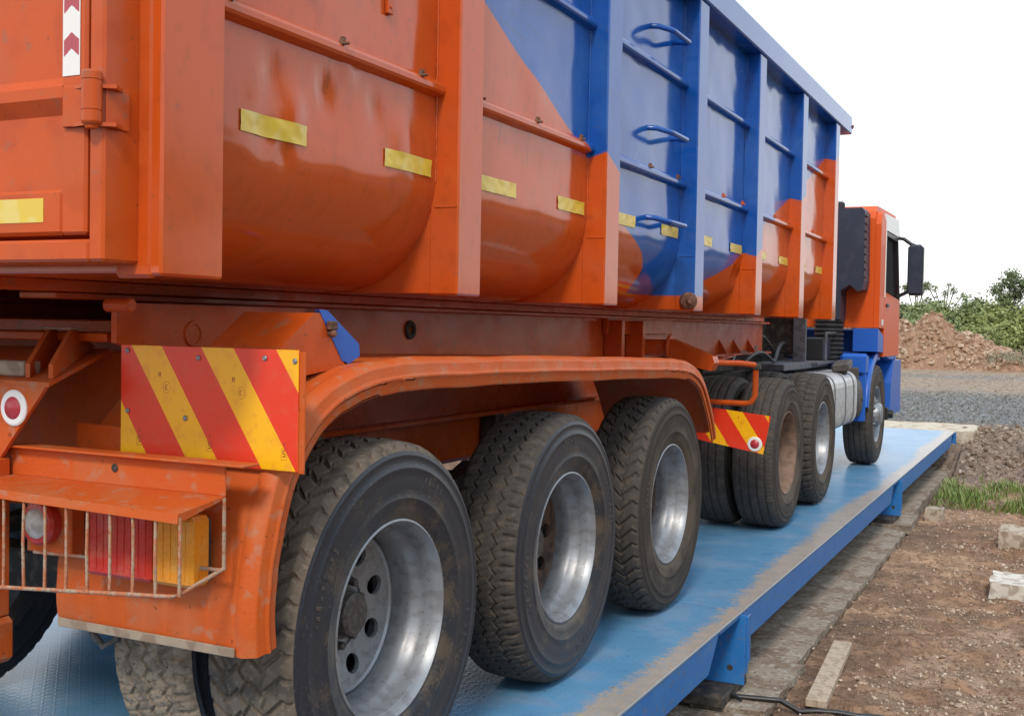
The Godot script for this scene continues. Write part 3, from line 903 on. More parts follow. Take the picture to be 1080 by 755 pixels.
func build_trailer() -> void:
	var o := thing("container_trailer", Vector3(-1.25, 0.0, -4.2), "orange three-axle trailer with striped rear board carrying the container", "trailer")
	var p := MB.new()
	for x in [-0.75, -1.75]:
		p = MB.new()
		p.bx(x - 0.012, x + 0.012, 1.02, 1.478, -2.70, -6.9, 0.001)
		p.bx(x - 0.07, x + 0.07, 1.478, 1.495, -2.2, -10.32, 0.003)
		p.bx(x - 0.07, x + 0.07, 1.00, 1.02, -2.70, -6.9, 0.003)
		p.bx(x - 0.012, x + 0.012, 1.232, 1.478, -6.9, -10.28, 0.001)
		p.bx(x - 0.07, x + 0.09, 1.214, 1.232, -8.5, -10.32, 0.003)
		part(o, "chassis_beam", p, M.orange_paint)
	for g in [-8.85, -9.28, -9.75]:
		p = MB.new()
		p.prism(PackedVector2Array([Vector2(-0.738, 1.233), Vector2(-0.665, 1.233), Vector2(-0.738, 1.345)]), "z", g, g - 0.014)
		part(o, "gusset", p, M.orange_paint)
	p = MB.new()
	p.bx(-0.735, -0.60, 1.16, 1.20, -7.5, -8.5, 0.003)
	p.bar(Vector3(-0.68, 1.19, -8.45), Vector3(-0.68, 1.222, -8.9), 0.14, 0.016)
	part(o, "neck_plate", p, M.orange_paint)
	# dark cover, upright members and the round boss on the beam
	p = MB.new()
	p.bx(-0.735, -0.70, 1.385, 1.492, -6.32, -7.55, 0.004)
	part(o, "cover_plate", p, M.orange_paint)
	for z in [-6.35, -6.72]:
		p = MB.new()
		p.bx(-0.735, -0.62, 1.05, 1.47, z, z - 0.05, 0.004)
		part(o, "upright", p, M.orange_paint)
	p = MB.new()
	p.lathe([Vector2(0.018, 0.0), Vector2(0.018, 0.012), Vector2(0.036, 0.012), Vector2(0.040, 0.008), Vector2(0.040, 0.0)], 24, Vector3(-0.7375, 1.40, -4.12))
	part(o, "boss_ring", p, M.dark_grime)
	p = MB.new()
	p.bx(-1.70, -0.80, 0.78, 1.40, -2.75, -6.6, 0.02)  # bulk added between the beams to keep out light from the left
	part(o, "light_block_box", p, M.orange_paint)
	for z in [-2.6, -6.8]:
		p = MB.new()
		p.bx(-1.735, -0.765, 1.14, 1.42, z, z - 0.12, 0.004)
		part(o, "cross_member", p, M.orange_paint)
	# axles and springs
	for k in 3:
		var z := -2.88 - 1.312 * k
		p = MB.new()
		p.bx(-2.1, -0.4, 0.47, 0.61, z + 0.07, z - 0.07, 0.01)
		part(o, "axle", p, M.dark_grime)
		for x in [-0.75, -1.75]:
			p = MB.new()
			var pts := []
			for i in 9: pts.append(Vector3(x, 0.66 + 0.10 * (absf(i - 4.0) / 4.0) ** 2, z + 0.52 - i * 0.13))
			for i in 8: p.bar(pts[i], pts[i + 1], 0.08, 0.06)
			p.bx(x - 0.04, x + 0.04, 0.72, 1.0, z + 0.62, z + 0.52, 0.004)
			part(o, "leaf_spring", p, M.dark_grime)
	# wheels: right outer, right inner, left pair
	var spec := [["lug", "dusty_tread_rubber", "side_rubber", "silver_paint", "silver_paint", "lug"], ["zigzag", "tread_rubber", "side_rubber", "silver_paint", "rusty_disc", "zigzag"], ["lug", "tread_rubber", "brown_side_rubber", "silver_paint", "rusty_disc", "lug"]]
	for k in 3:
		var z := -2.88 - 1.312 * k
		var s: Array = spec[k]
		add_wheel(o, -0.152, z, s[0], "worn_tread_rubber" if k == 0 else s[1], s[2], s[3], s[4], "dual", false, [0.30, 0.9, 2.1][k], 900 if k == 0 else 720)
		if k == 0: add_wheel(o, -0.492, z, "zigzag", s[1], s[2], s[3], s[4], "dual", true, 0.3 + k, 720 if k == 0 else 480)
		add_wheel(o, -2.348, z, "zigzag", s[1], s[2], s[3], s[4], "dual", true, 0.6 + k, 320)
		add_wheel(o, -2.008, z, "zigzag", s[1], s[2], s[3], s[4], "dual", false, 0.9 + k, 320)
	var path := smooth_path([Vector2(-2.205, 0.600), Vector2(-2.197, 0.70), Vector2(-2.21, 0.82), Vector2(-2.245, 0.95), Vector2(-2.305, 1.075), Vector2(-2.39, 1.175), Vector2(-2.51, 1.25), Vector2(-2.67, 1.298), Vector2(-2.85, 1.315), Vector2(-3.1, 1.316), Vector2(-4.2, 1.298), Vector2(-5.2, 1.276), Vector2(-5.55, 1.264), Vector2(-5.76, 1.242), Vector2(-5.93, 1.18), Vector2(-6.06, 1.08), Vector2(-6.16, 0.96), Vector2(-6.235, 0.84)], 5)
	fender(o, false, path, 0.665)
	fender(o, true, path, 0.665)
	p = MB.new()
	p.bx(-0.655, -0.055, 0.598, 0.622, -2.190, -2.197, 0.002)
	part(o, "mudguard_hem", p, M.dusty_beige)
	# rear board with red and yellow stripes
	p = MB.new()
	p.um = 2
	p.uo = Vector2(-0.511, 1.357)
	p.us = Vector2(1.0 / 0.583, -1.0 / 0.300)
	p.bx(-0.511, 0.072, 1.057, 1.357, -2.268, -2.272, 0.001)
	mat("striped_board", Color.WHITE, 0.30, {"uv": true, "tex": chevron_tex(640, 330, 262.0, 40.0, 0.66), "coat": 0.4})
	var b := part(o, "striped_board", p, M.striped_board)
	p = MB.new()
	p.bx(-0.50, 0.088, 1.052, 1.352, -2.2725, -2.279, 0.002)
	part(b, "backing_plate", p, M.dusty_orange_paint)
	for q in [[-0.487, 1.342], [-0.243, 1.329], [-0.03, 1.335], [0.062, 1.330], [-0.485, 1.182], [-0.285, 1.172]]:
		p = MB.new()
		p.cyl(Vector3(q[0], q[1], -2.268), Vector3(q[0], q[1], -2.263), 0.007, 10, 0.003)
		part(b, "rivet", p, M.silver_paint)
	# lamp shelf, its upright plate and the guard of bars
	p = MB.new()
	p.bx(-0.80, -0.053, 1.002, 1.077, -2.150, -2.156, 0.002)
	p.bx(-0.78, 0.02, 1.0775, 1.084, -2.125, -2.19, 0.002)
	part(o, "shelf_plate", p, M.dusty_orange_paint)
	p = MB.new()
	p.cyl(Vector3(-0.41, 1.046, -2.1495), Vector3(-0.41, 1.046, -2.147), 0.011, 12, 0.001)
	part(o, "hole_plug", p, M.dark_grime)
	p = MB.new()
	var sh := [Vector3(-0.80, 1.003, -2.152), Vector3(-0.053, 1.003, -2.152), Vector3(-0.04, 0.985, -1.975), Vector3(-0.80, 0.998, -1.975)]
	p.quad(sh[0], sh[1], sh[2], sh[3], Vector3.UP)
	var dn := Vector3(0, -0.006, 0)
	p.quad(sh[0] + dn, sh[1] + dn, sh[2] + dn, sh[3] + dn, Vector3.DOWN)
	dn = Vector3(0, -0.022, 0.002)
	p.quad(sh[2], sh[3], sh[3] + dn, sh[2] + dn, Vector3(0, 0, 1))
	p.quad(sh[1], sh[2], sh[2] + dn, sh[1] + Vector3(0, -0.006, 0), Vector3(1, 0, 0))
	part(o, "lamp_shelf", p, M.dusty_orange_paint)
	p = MB.new()
	var ft := func(x: float) -> float: return lerpf(0.998, 0.985, (x + 0.80) / 0.76) - 0.010
	var fb := func(x: float) -> float: return lerpf(0.735, 0.795, (x + 0.80) / 0.76)
	for k in 11:
		var x := -0.040 - 0.0715 * k
		p.tube([Vector3(x, ft.call(x), -1.982), Vector3(x + 0.002, (ft.call(x) + fb.call(x)) / 2, -1.980 + 0.003 * sin(k * 2.0)), Vector3(x, fb.call(x), -1.982)], 0.0042, 8)
	p.tube([Vector3(-0.82, fb.call(-0.82), -1.98), Vector3(-0.06, fb.call(-0.06), -1.98), Vector3(-0.045, fb.call(-0.04) + 0.003, -1.99), Vector3(-0.052, 0.828, -2.148)], 0.0052, 8)
	p.tube([Vector3(-0.052, 1.0, -2.146), Vector3(-0.052, 0.828, -2.148), Vector3(-0.075, 0.822, -2.152), Vector3(-0.70, 0.800, -2.152)], 0.0048, 8)
	part(o, "lamp_guard", p, M.cage_metal)
	p = MB.new()
	p.tube([Vector3(-0.60, 0.66, -2.25), Vector3(-0.585, 0.57, -2.25), Vector3(-0.56, 0.54, -2.26), Vector3(-0.53, 0.555, -2.28), Vector3(-0.535, 0.66, -2.30)], 0.011, 8)
	p.bx(-0.61, -0.53, 0.60, 0.615, -2.23, -2.29, 0.003)
	part(o, "hose_bracket", p, M.hub_grease)
	# tail lamp
	p = MB.new()
	p.bx(-0.470, -0.136, 0.778, 0.940, -2.17, -2.205, 0.008)
	var tl := part(o, "tail_lamp", p, M.dark_grime)
	p = MB.new()
	p.bx(-0.478, -0.262, 0.772, 0.946, -2.118, -2.19, 0.010)
	for k in 9: p.bx(-0.466 + k * 0.0235, -0.462 + k * 0.0235, 0.79, 0.928, -2.1155, -2.12, 0.001)
	part(tl, "red_lens", p, M.red_lens)
	p = MB.new()
	p.bx(-0.260, -0.128, 0.772, 0.946, -2.119, -2.19, 0.010)
	for k in 5: p.bx(-0.245 + k * 0.0235, -0.241 + k * 0.0235, 0.79, 0.928, -2.1165, -2.121, 0.001)
	part(tl, "amber_lens", p, M.amber_lens)
	p = MB.new()
	p.bx(-0.73, -0.565, 0.80, 0.965, -2.152, -2.200, 0.004)
	part(o, "lamp_bracket", p, M.dusty_orange_paint)
	p = MB.new()
	p.lathe([Vector2(0.058, -0.035), Vector2(0.058, 0.0), Vector2(0.052, 0.008), Vector2(0.040, 0.010)], 28, Vector3(-0.655, 0.885, -2.125), Basis(Vector3(0, 0, 1), Vector3(0, 1, 0), Vector3(-1, 0, 0)))
	var rl := part(o, "round_lamp", p, M.red_lens)
	p = MB.new()
	p.lathe([Vector2(0.041, 0.008), Vector2(0.034, 0.016), Vector2(0.018, 0.021), Vector2(0.0, 0.022)], 24, Vector3(-0.655, 0.885, -2.125), Basis(Vector3(0, 0, 1), Vector3(0, 1, 0), Vector3(-1, 0, 0)), true)
	part(rl, "clear_lens", p, M.clear_lens)
	# underrun bumper and its supports
	p = MB.new()
	p.bx(-1.74, -0.762, 0.50, 0.622, -2.04, -2.15, 0.014)
	part(o, "underrun_bumper", p, M.dusty_orange_paint)
	for x in [-0.84, -1.68]:
		p = MB.new()
		p.bx(x - 0.035, x + 0.065, 0.623, 1.05, -2.09, -2.14, 0.005)
		part(o, "bumper_bracket", p, M.dusty_orange_paint)
	p = MB.new()
	p.bx(-0.88, -0.771, 0.845, 0.885, -2.070, -2.089, 0.003)
	part(o, "clamp_band", p, M.dusty_beige)
	# rear cross member with fins and a round reflector
	p = MB.new()
	p.prism(PackedVector2Array([Vector2(-1.76, 1.258), Vector2(-0.605, 1.257), Vector2(-0.800, 1.03), Vector2(-1.65, 1.03)]), "z", -2.11, -2.122)
	part(o, "rear_plate", p, M.dusty_orange_paint)
	p = MB.new()
	var T := [Vector3(-1.76, 1.258, -2.108), Vector3(-0.600, 1.258, -2.108), Vector3(-0.705, 1.338, -2.42), Vector3(-1.76, 1.338, -2.42)]
	p.quad(T[0], T[1], T[2], T[3], Vector3.UP)
	var th := Vector3(0, -0.012, 0)
	p.quad(T[0] + th, T[1] + th, T[2] + th, T[3] + th, Vector3.DOWN)
	for k in 4: p.quad(T[k], T[(k + 1) % 4], T[(k + 1) % 4] + th, T[k] + th, T[k] + T[(k + 1) % 4] - T[(k + 2) % 4] - T[(k + 3) % 4])
	part(o, "top_plate", p, M.dusty_orange_paint)
	for dx in [0.0, -0.085]:
		p = MB.new()
		var Q := [Vector3(-0.615, 1.266, -2.135), Vector3(-0.615, 1.303, -2.135), Vector3(-0.705, 1.390, -2.28), Vector3(-0.725, 1.392, -2.32), Vector3(-0.775, 1.345, -2.43), Vector3(-0.770, 1.340, -2.42)]
		var fn := Vector3(0.86, 0.0, -0.5) * 0.012
		for e in [Vector3.ZERO, -fn]:
			for k in range(1, 5): p.tri(Q[0] + e + Vector3(dx, 0, 0), Q[k] + e + Vector3(dx, 0, 0), Q[k + 1] + e + Vector3(dx, 0, 0), fn if e == Vector3.ZERO else -fn)
		for k in 6:
			var m: Vector3 = (Q[k] + Q[(k + 1) % 6]) / 2 - Vector3(-0.69, 1.32, -2.28)
			p.quad(Q[k] + Vector3(dx, 0, 0), Q[(k + 1) % 6] + Vector3(dx, 0, 0), Q[(k + 1) % 6] - fn + Vector3(dx, 0, 0), Q[k] - fn + Vector3(dx, 0, 0), m)
		part(o, "fin", p, M.dusty_orange_paint)
	p = MB.new()
	p.bx(-0.83, -0.70, 1.3935, 1.399, -2.27, -2.325, 0.002)
	part(o, "fin_cap", p, M.dusty_beige)
	p = MB.new()
	p.bx(-1.7, -0.72, 1.268, 1.308, -2.13, -2.19, 0.004)
	part(o, "roller_bar", p, M.dusty_beige)
	p = MB.new()
	p.bx(-1.72, -0.62, 1.36, 1.385, -2.32, -2.60, 0.004)
	part(o, "rear_cross_plate", p, M.orange_paint)
	p = MB.new()
	p.bx(-1.7, -0.80, 1.415, 1.44, -1.93, -2.10, 0.004)
	part(o, "slide_plate", p, M.orange_paint)
	p = MB.new()
	p.cyl(Vector3(-0.545, 1.462, -2.25), Vector3(-0.455, 1.462, -2.25), 0.019, 14)
	part(o, "pin", p, M.orange_paint)
	p = MB.new()
	p.prism(PackedVector2Array([Vector2(-2.3, 1.47), Vector2(-2.3, 1.36), Vector2(-2.6, 1.27), Vector2(-3.0, 1.30), Vector2(-3.15, 1.47)]), "x", -0.56, -0.58)
	part(o, "side_web", p, M.orange_paint)
	p = MB.new()
	p.lathe([Vector2(0.0, 0.002), Vector2(0.028, 0.002), Vector2(0.029, 0.006), Vector2(0.037, 0.006), Vector2(0.039, 0.0)], 24, Vector3(-0.56, 1.385, -2.60))
	part(o, "pivot_pin", p, M.orange_paint)
	# plates between the rear cross member and the mudguard
	p = MB.new()
	p.bx(-1.7, -0.50, 1.0, 1.33, -2.50, -2.515, 0.003)
	part(o, "inner_plate", p, M.orange_paint)
	p = MB.new()
	p.bx(-0.70, -0.50, 1.065, 1.135, -2.292, -2.300, 0.003)
	part(o, "stay_plate", p, M.orange_paint)
	for q in [["reflector", -0.727, 1.186, -2.110, 0.048], ["reflector", -1.70, 1.170, -2.110, 0.044]]:
		ring_reflector(o, Vector3(q[1], q[2], q[3]), q[4])
	# box-shaped bracket on the mudguard with its blue plate
	p = MB.new()
	p.prism(PackedVector2Array([Vector2(-2.42, 1.27), Vector2(-2.42, 1.358), Vector2(-2.565, 1.452), Vector2(-2.615, 1.452), Vector2(-2.72, 1.30)]), "x", -0.34, -0.10)
	part(o, "box_bracket", p, M.orange_paint)
	p = MB.new()
	p.prism(PackedVector2Array([Vector2(-2.585, 1.462), Vector2(-2.625, 1.46), Vector2(-2.785, 1.365), Vector2(-2.79, 1.33), Vector2(-2.735, 1.308), Vector2(-2.70, 1.318)]), "x", -0.115, -0.098)
	part(o, "blue_tab", p, M.cab_blue)
	p = MB.new()
	p.bx(-0.0985, -0.085, 1.405, 1.43, -2.62, -2.66, 0.003)
	p.cyl(Vector3(-0.10, 1.395, -2.635), Vector3(-0.075, 1.395, -2.635), 0.010, 8)
	part(o, "latch", p, M.bare_rust)
	# arm and rods ahead of the mudguard, with the striped flap
	p = MB.new()
	p.cyl(Vector3(-0.735, 1.30, -6.95), Vector3(-0.52, 1.30, -6.98), 0.055, 18)
	p.cyl(Vector3(-0.535, 1.30, -6.98), Vector3(-0.515, 1.30, -6.98), 0.085, 20)
	part(o, "pivot_tube", p, M.orange_paint)
	p = MB.new()
	p.prism(PackedVector2Array([Vector2(-0.515, 1.36), Vector2(-0.515, 1.215), Vector2(-0.24, 1.165), Vector2(-0.215, 1.215), Vector2(-0.23, 1.255)]), "z", -6.92, -7.03)
	part(o, "arm", p, M.orange_paint)
	p = MB.new()
	p.tube([Vector3(-0.25, 1.215, -7.03), Vector3(-0.12, 1.21, -7.20), Vector3(-0.055, 1.20, -7.28), Vector3(-0.05, 1.17, -7.30), Vector3(-0.055, 1.00, -7.32), Vector3(-0.08, 0.955, -7.33), Vector3(-0.12, 0.945, -7.33), Vector3(-0.44, 0.945, -7.33)], 0.019, 10)
	p.tube([Vector3(-0.44, 0.945, -7.33), Vector3(-0.62, 1.0, -7.2), Vector3(-0.72, 1.05, -7.0)], 0.019, 10)
	part(o, "flap_bracket", p, M.orange_paint)
	p = MB.new()
	p.bx(-0.075, -0.02, 1.17, 1.21, -7.27, -7.33, 0.006)
	part(o, "clamp", p, M.dark_grime)
	p = MB.new()
	p.um = 2
	p.uo = Vector2(-0.55, 0.93)
	p.us = Vector2(1.0 / 0.583, -1.0 / 0.300)
	var F := [Vector3(-0.53, 0.925, -7.345), Vector3(0.045, 0.868, -7.345), Vector3(0.000, 0.618, -7.345), Vector3(-0.53, 0.705, -7.345)]
	p.quad(F[0], F[1], F[2], F[3], Vector3(0, 0, 1))
	var bk := Vector3(0, 0, -0.006)
	p.quad(F[0] + bk, F[1] + bk, F[2] + bk, F[3] + bk, Vector3(0, 0, -1))
	for k in 4: p.quad(F[k], F[(k + 1) % 4], F[(k + 1) % 4] + bk, F[k] + bk, F[k] - Vector3(-0.25, 0.78, -7.34))
	part(o, "striped_flap", p, M.striped_board)
	ring_reflector(o, Vector3(-0.055, 0.682, -7.344), 0.048)

func ring_reflector(o: Node3D, at: Vector3, r: float) -> void:
	var bs := Basis(Vector3(0, 0, 1), Vector3(0, 1, 0), Vector3(-1, 0, 0))
	var p := MB.new()
	p.lathe([Vector2(r, 0.0), Vector2(r, 0.004), Vector2(r * 0.9, 0.007), Vector2(r * 0.62, 0.007)], 32, at, bs)
	var n := part(o, "round_reflector", p, M.white_sticker)
	p = MB.new()
	p.lathe([Vector2(r * 0.66, 0.004), Vector2(r * 0.6, 0.009), Vector2(0.0, 0.012)], 28, at, bs, true)
	part(n, "red_centre", p, M.red_sticker)

# ---------- the tractor ----------
func build_tractor() -> void:
	var o := thing("tractor_unit", Vector3(-1.25, 0.0, -11.0), "orange and blue lorry tractor with black mirror, pulling the trailer", "lorry")
	var p := MB.new()
	for x in [-0.84, -1.66]:
		p = MB.new()
		p.bx(x - 0.04, x + 0.04, 0.80, 1.06, -7.55, -14.0, 0.004)
		part(o, "frame_rail", p, M.dark_grime)
	for z in [-7.6, -8.9, -10.6, -12.0]:
		p = MB.new()
		p.bx(-1.61, -0.89, 0.84, 1.02, z, z - 0.1, 0.004)
		part(o, "cross_member", p, M.dark_grime)
	for z in [-8.26, -9.56]:
		p = MB.new()
		p.bx(-2.1, -0.4, 0.45, 0.63, z + 0.08, z - 0.08, 0.02)
		p.lathe([Vector2(0.0, -0.26), Vector2(0.14, -0.24), Vector2(0.22, -0.12), Vector2(0.24, 0.0), Vector2(0.22, 0.12), Vector2(0.14, 0.24), Vector2(0, 0.26)], 20, Vector3(-1.25, 0.56, z), Basis(), true)
		part(o, "drive_axle", p, M.dark_grime)
	p = MB.new()
	p.bx(-2.1, -0.4, 0.46, 0.58, -12.69, -12.81, 0.02)
	part(o, "front_axle", p, M.dark_grime)
	add_wheel(o, -0.172, -8.26, "rib", "tread_rubber", "brown_side_rubber", "brown_rim", "brown_rim", "dual", false, 0.4, 640)
	add_wheel(o, -0.512, -8.26, "rib", "tread_rubber", "brown_side_rubber", "brown_rim", "brown_rim", "dual", true, 0.8, 640)
	add_wheel(o, -0.172, -9.56, "block", "tread_rubber", "brown_side_rubber", "silver_paint", "silver_paint", "dual", false, 0.2, 640)
	add_wheel(o, -0.512, -9.56, "block", "tread_rubber", "brown_side_rubber", "silver_paint", "silver_paint", "dual", true, 0.2, 320)
	for z in [-8.26, -9.56]:
		add_wheel(o, -2.33, z, "rib", "tread_rubber", "brown_side_rubber", "brown_rim", "brown_rim", "dual", true, 0.4, 320)
		add_wheel(o, -1.99, z, "rib", "tread_rubber", "brown_side_rubber", "brown_rim", "brown_rim", "dual", false, 0.4, 320)
	add_wheel(o, -0.205, -12.75, "rib", "tread_rubber", "brown_side_rubber", "silver_paint", "silver_paint", "front", false, 0.1, 640)
	add_wheel(o, -2.295, -12.75, "rib", "tread_rubber", "brown_side_rubber", "silver_paint", "silver_paint", "front", true, 0.1, 320)
	# coupling plate and the dark machinery between trailer neck and cab
	p = MB.new()
	p.bx(-1.75, -0.75, 1.07, 1.20, -8.45, -9.35, 0.02)
	part(o, "coupling_plate", p, M.dark_grime)
	p = MB.new()
	p.bx(-1.60, -0.90, 0.75, 1.55, -10.9, -12.1, 0.03)
	part(o, "gearbox", p, M.dark_grime)
	p = MB.new()
	p.bx(-0.80, -0.45, 1.07, 1.13, -9.9, -11.9, 0.006)
	part(o, "catwalk", p, M.grey_steel)
	p = MB.new()
	p.bx(-0.62, -0.50, 1.12, 1.64, -11.02, -11.07, 0.006)
	part(o, "rack_post", p, M.grey_steel)
	p = MB.new()
	p.bx(-1.95, -0.50, 1.60, 1.70, -11.02, -11.09, 0.006)
	p.bx(-2.0, -0.55, 1.2, 1.58, -11.12, -11.16, 0.006)
	part(o, "rack", p, M.dark_grime)
	for k in 5:
		p = MB.new()
		var pts := []
		for i in 13:
			var t := i / 12.0
			pts.append(Vector3(-0.62 - 0.12 * k + 0.05 * sin(t * 5.0 + k), 1.16 + 0.06 * sin(t * 9.0 + k * 1.7) + 0.10 * t + 0.10 * sin(t * PI) * (k % 2), lerpf(-9.2 - 0.1 * k, -11.0, t)))
		p.tube(pts, 0.016, 7)
		part(o, "air_hose", p, M.black_plastic if k % 2 == 0 else M.hub_grease)
	p = MB.new()
	p.bx(-0.58, -0.40, 1.10, 1.125, -11.1, -12.2, 0.003)
	p.bx(-0.42, -0.40, 1.126, 1.42, -11.55, -11.58, 0.003)
	p.bx(-0.42, -0.40, 1.126, 1.42, -12.1, -12.13, 0.003)
	p.bx(-0.42, -0.40, 1.40, 1.42, -11.581, -12.099, 0.003)
	part(o, "battery_frame", p, M.grey_steel)
	p = MB.new()
	p.bx(-0.62, -0.45, 1.13, 1.36, -11.62, -12.05, 0.012)
	part(o, "battery_box", p, M.black_plastic)
	# air intake: tall box behind the cab, bellows beneath
	p = MB.new()
	p.prism(PackedVector2Array([Vector2(-0.62, 2.70), Vector2(-0.175, 2.70), Vector2(-0.145, 2.66), Vector2(-0.135, 1.95), Vector2(-0.15, 1.86), Vector2(-0.20, 1.84), Vector2(-0.28, 1.91), Vector2(-0.37, 1.85), Vector2(-0.37, 1.55), Vector2(-0.62, 1.55)]), "z", -12.06, -12.40)
	part(o, "air_intake", p, M.navy_plastic)
	for k in 9:
		p = MB.new()
		p.bx(-0.15, -0.122, 1.98 + k * 0.078, 2.0 + k * 0.078, -12.055, -12.16, 0.004)
		part(o, "intake_fin", p, M.black_plastic)
	p = MB.new()
	p.cyl(Vector3(-0.42, 2.69, -12.2), Vector3(-0.42, 2.78, -12.2), 0.05, 14, 0.02)
	part(o, "intake_cap", p, M.black_plastic)
	p = MB.new()
	var pf := [Vector2(0.0, 0.0)]
	for k in 9:
		pf.append(Vector2(0.135, 0.012 + k * 0.048))
		pf.append(Vector2(0.155, 0.024 + k * 0.048))
		pf.append(Vector2(0.155, 0.040 + k * 0.048))
	pf.append(Vector2(0.0, 0.45))
	p.lathe(pf, 26, Vector3(-0.50, 1.12, -12.2), Basis(Vector3(0, 1, 0), Vector3(-1, 0, 0), Vector3(0, 0, 1)))
	part(o, "bellows", p, M.black_plastic)
	p = MB.new()
	p.lathe(pf.map(func(v: Vector2) -> Vector2: return v * Vector2(0.6, 0.8)), 20, Vector3(-0.70, 1.15, -11.4), Basis(Vector3(0, 1, 0), Vector3(-1, 0, 0), Vector3(0, 0, 1)))
	part(o, "air_spring", p, M.hub_grease)
	# fuel tank with straps and cap
	var tp := PackedVector2Array()
	for k in 28:
		var a := TAU * k / 28.0
		var c := Vector2(cos(a), sin(a))
		tp.append(Vector2(-0.39 + 0.27 * signf(c.x) * pow(absf(c.x), 0.45), 0.765 + 0.27 * signf(c.y) * pow(absf(c.y), 0.45)))
	p = MB.new()
	p.prism(tp, "z", -10.25, -11.68)
	var tk := part(o, "fuel_tank", p, M.tank_grey)
	for z in [-10.50, -11.05, -11.50]:
		p = MB.new()
		var sp := PackedVector2Array()
		for q in tp: sp.append((q - Vector2(-0.39, 0.765)) * 1.018 + Vector2(-0.39, 0.765))
		p.prism(sp, "z", z, z - 0.035)
		part(tk, "strap", p, M.grey_steel)
	for z in [-10.255, -11.675]:
		p = MB.new()
		var sp := PackedVector2Array()
		for q in tp: sp.append((q - Vector2(-0.39, 0.765)) * 1.02 + Vector2(-0.39, 0.765))
		p.prism(sp, "z", z + 0.012, z - 0.012)
		part(tk, "end_rim", p, M.tank_grey)
	p = MB.new()
	p.box(Vector3(-0.20, 1.095, -11.30), Vector3(0.16, 0.075, 0.26), 0.012, Basis(Vector3(0, 0, 1), 0.12) * Basis(Vector3(1, 0, 0), 0.16))
	p.cyl(Vector3(-0.2, 1.01, -11.3), Vector3(-0.2, 1.07, -11.3), 0.05, 14)
	part(tk, "tank_cap", p, M.hub_grease)
	p = MB.new()
	p.lathe([Vector2(0.0, 0.0), Vector2(0.10, 0.004), Vector2(0.18, -0.02), Vector2(0.21, -0.06), Vector2(0.21, -0.6)], 28, Vector3(-0.125, 0.745, -12.02), Basis(), true)
	p.cyl(Vector3(-0.13, 0.745, -12.02), Vector3(-0.11, 0.745, -12.02), 0.03, 10)
	part(o, "air_tank", p, M.hub_grease)
	# blue mudguard behind the front wheel and the steps
	p = MB.new()
	var path := []
	for k in 15:
		var a := lerpf(0.15, 1.75, k / 14.0)
		path.append(Vector2(cos(a), sin(a)))
	var rows := []
	for q in path:
		rows.append([Vector3(-0.46, 0.55 + q.y * 0.66, -12.75 + q.x * 0.64), Vector3(-0.10, 0.55 + q.y * 0.66, -12.75 + q.x * 0.64), Vector3(-0.075, 0.55 + q.y * 0.65, -12.75 + q.x * 0.63), Vector3(-0.075, 0.55 + q.y * 0.58, -12.75 + q.x * 0.56)])
	p.sheet(rows, func(q: Vector3) -> Vector3: return Vector3(0.3, q.y - 0.55, q.z + 12.75))
	part(o, "front_mudguard", p, M.cab_blue)
	p = MB.new()
	p.bx(-0.42, -0.10, 0.50, 1.02, -12.10, -12.14, 0.008)
	part(o, "mud_flap", p, M.cab_blue)
	p = MB.new()
	p.bx(-0.36, -0.10, 0.98, 1.20, -12.06, -12.30, 0.03)
	part(o, "wing_box", p, M.cab_blue)
	p = MB.new()
	p.bx(-0.30, -0.16, 0.90, 1.06, -12.0, -12.058, 0.012)
	part(o, "marker_lamp", p, M.hub_grease)
	build_cab(o)

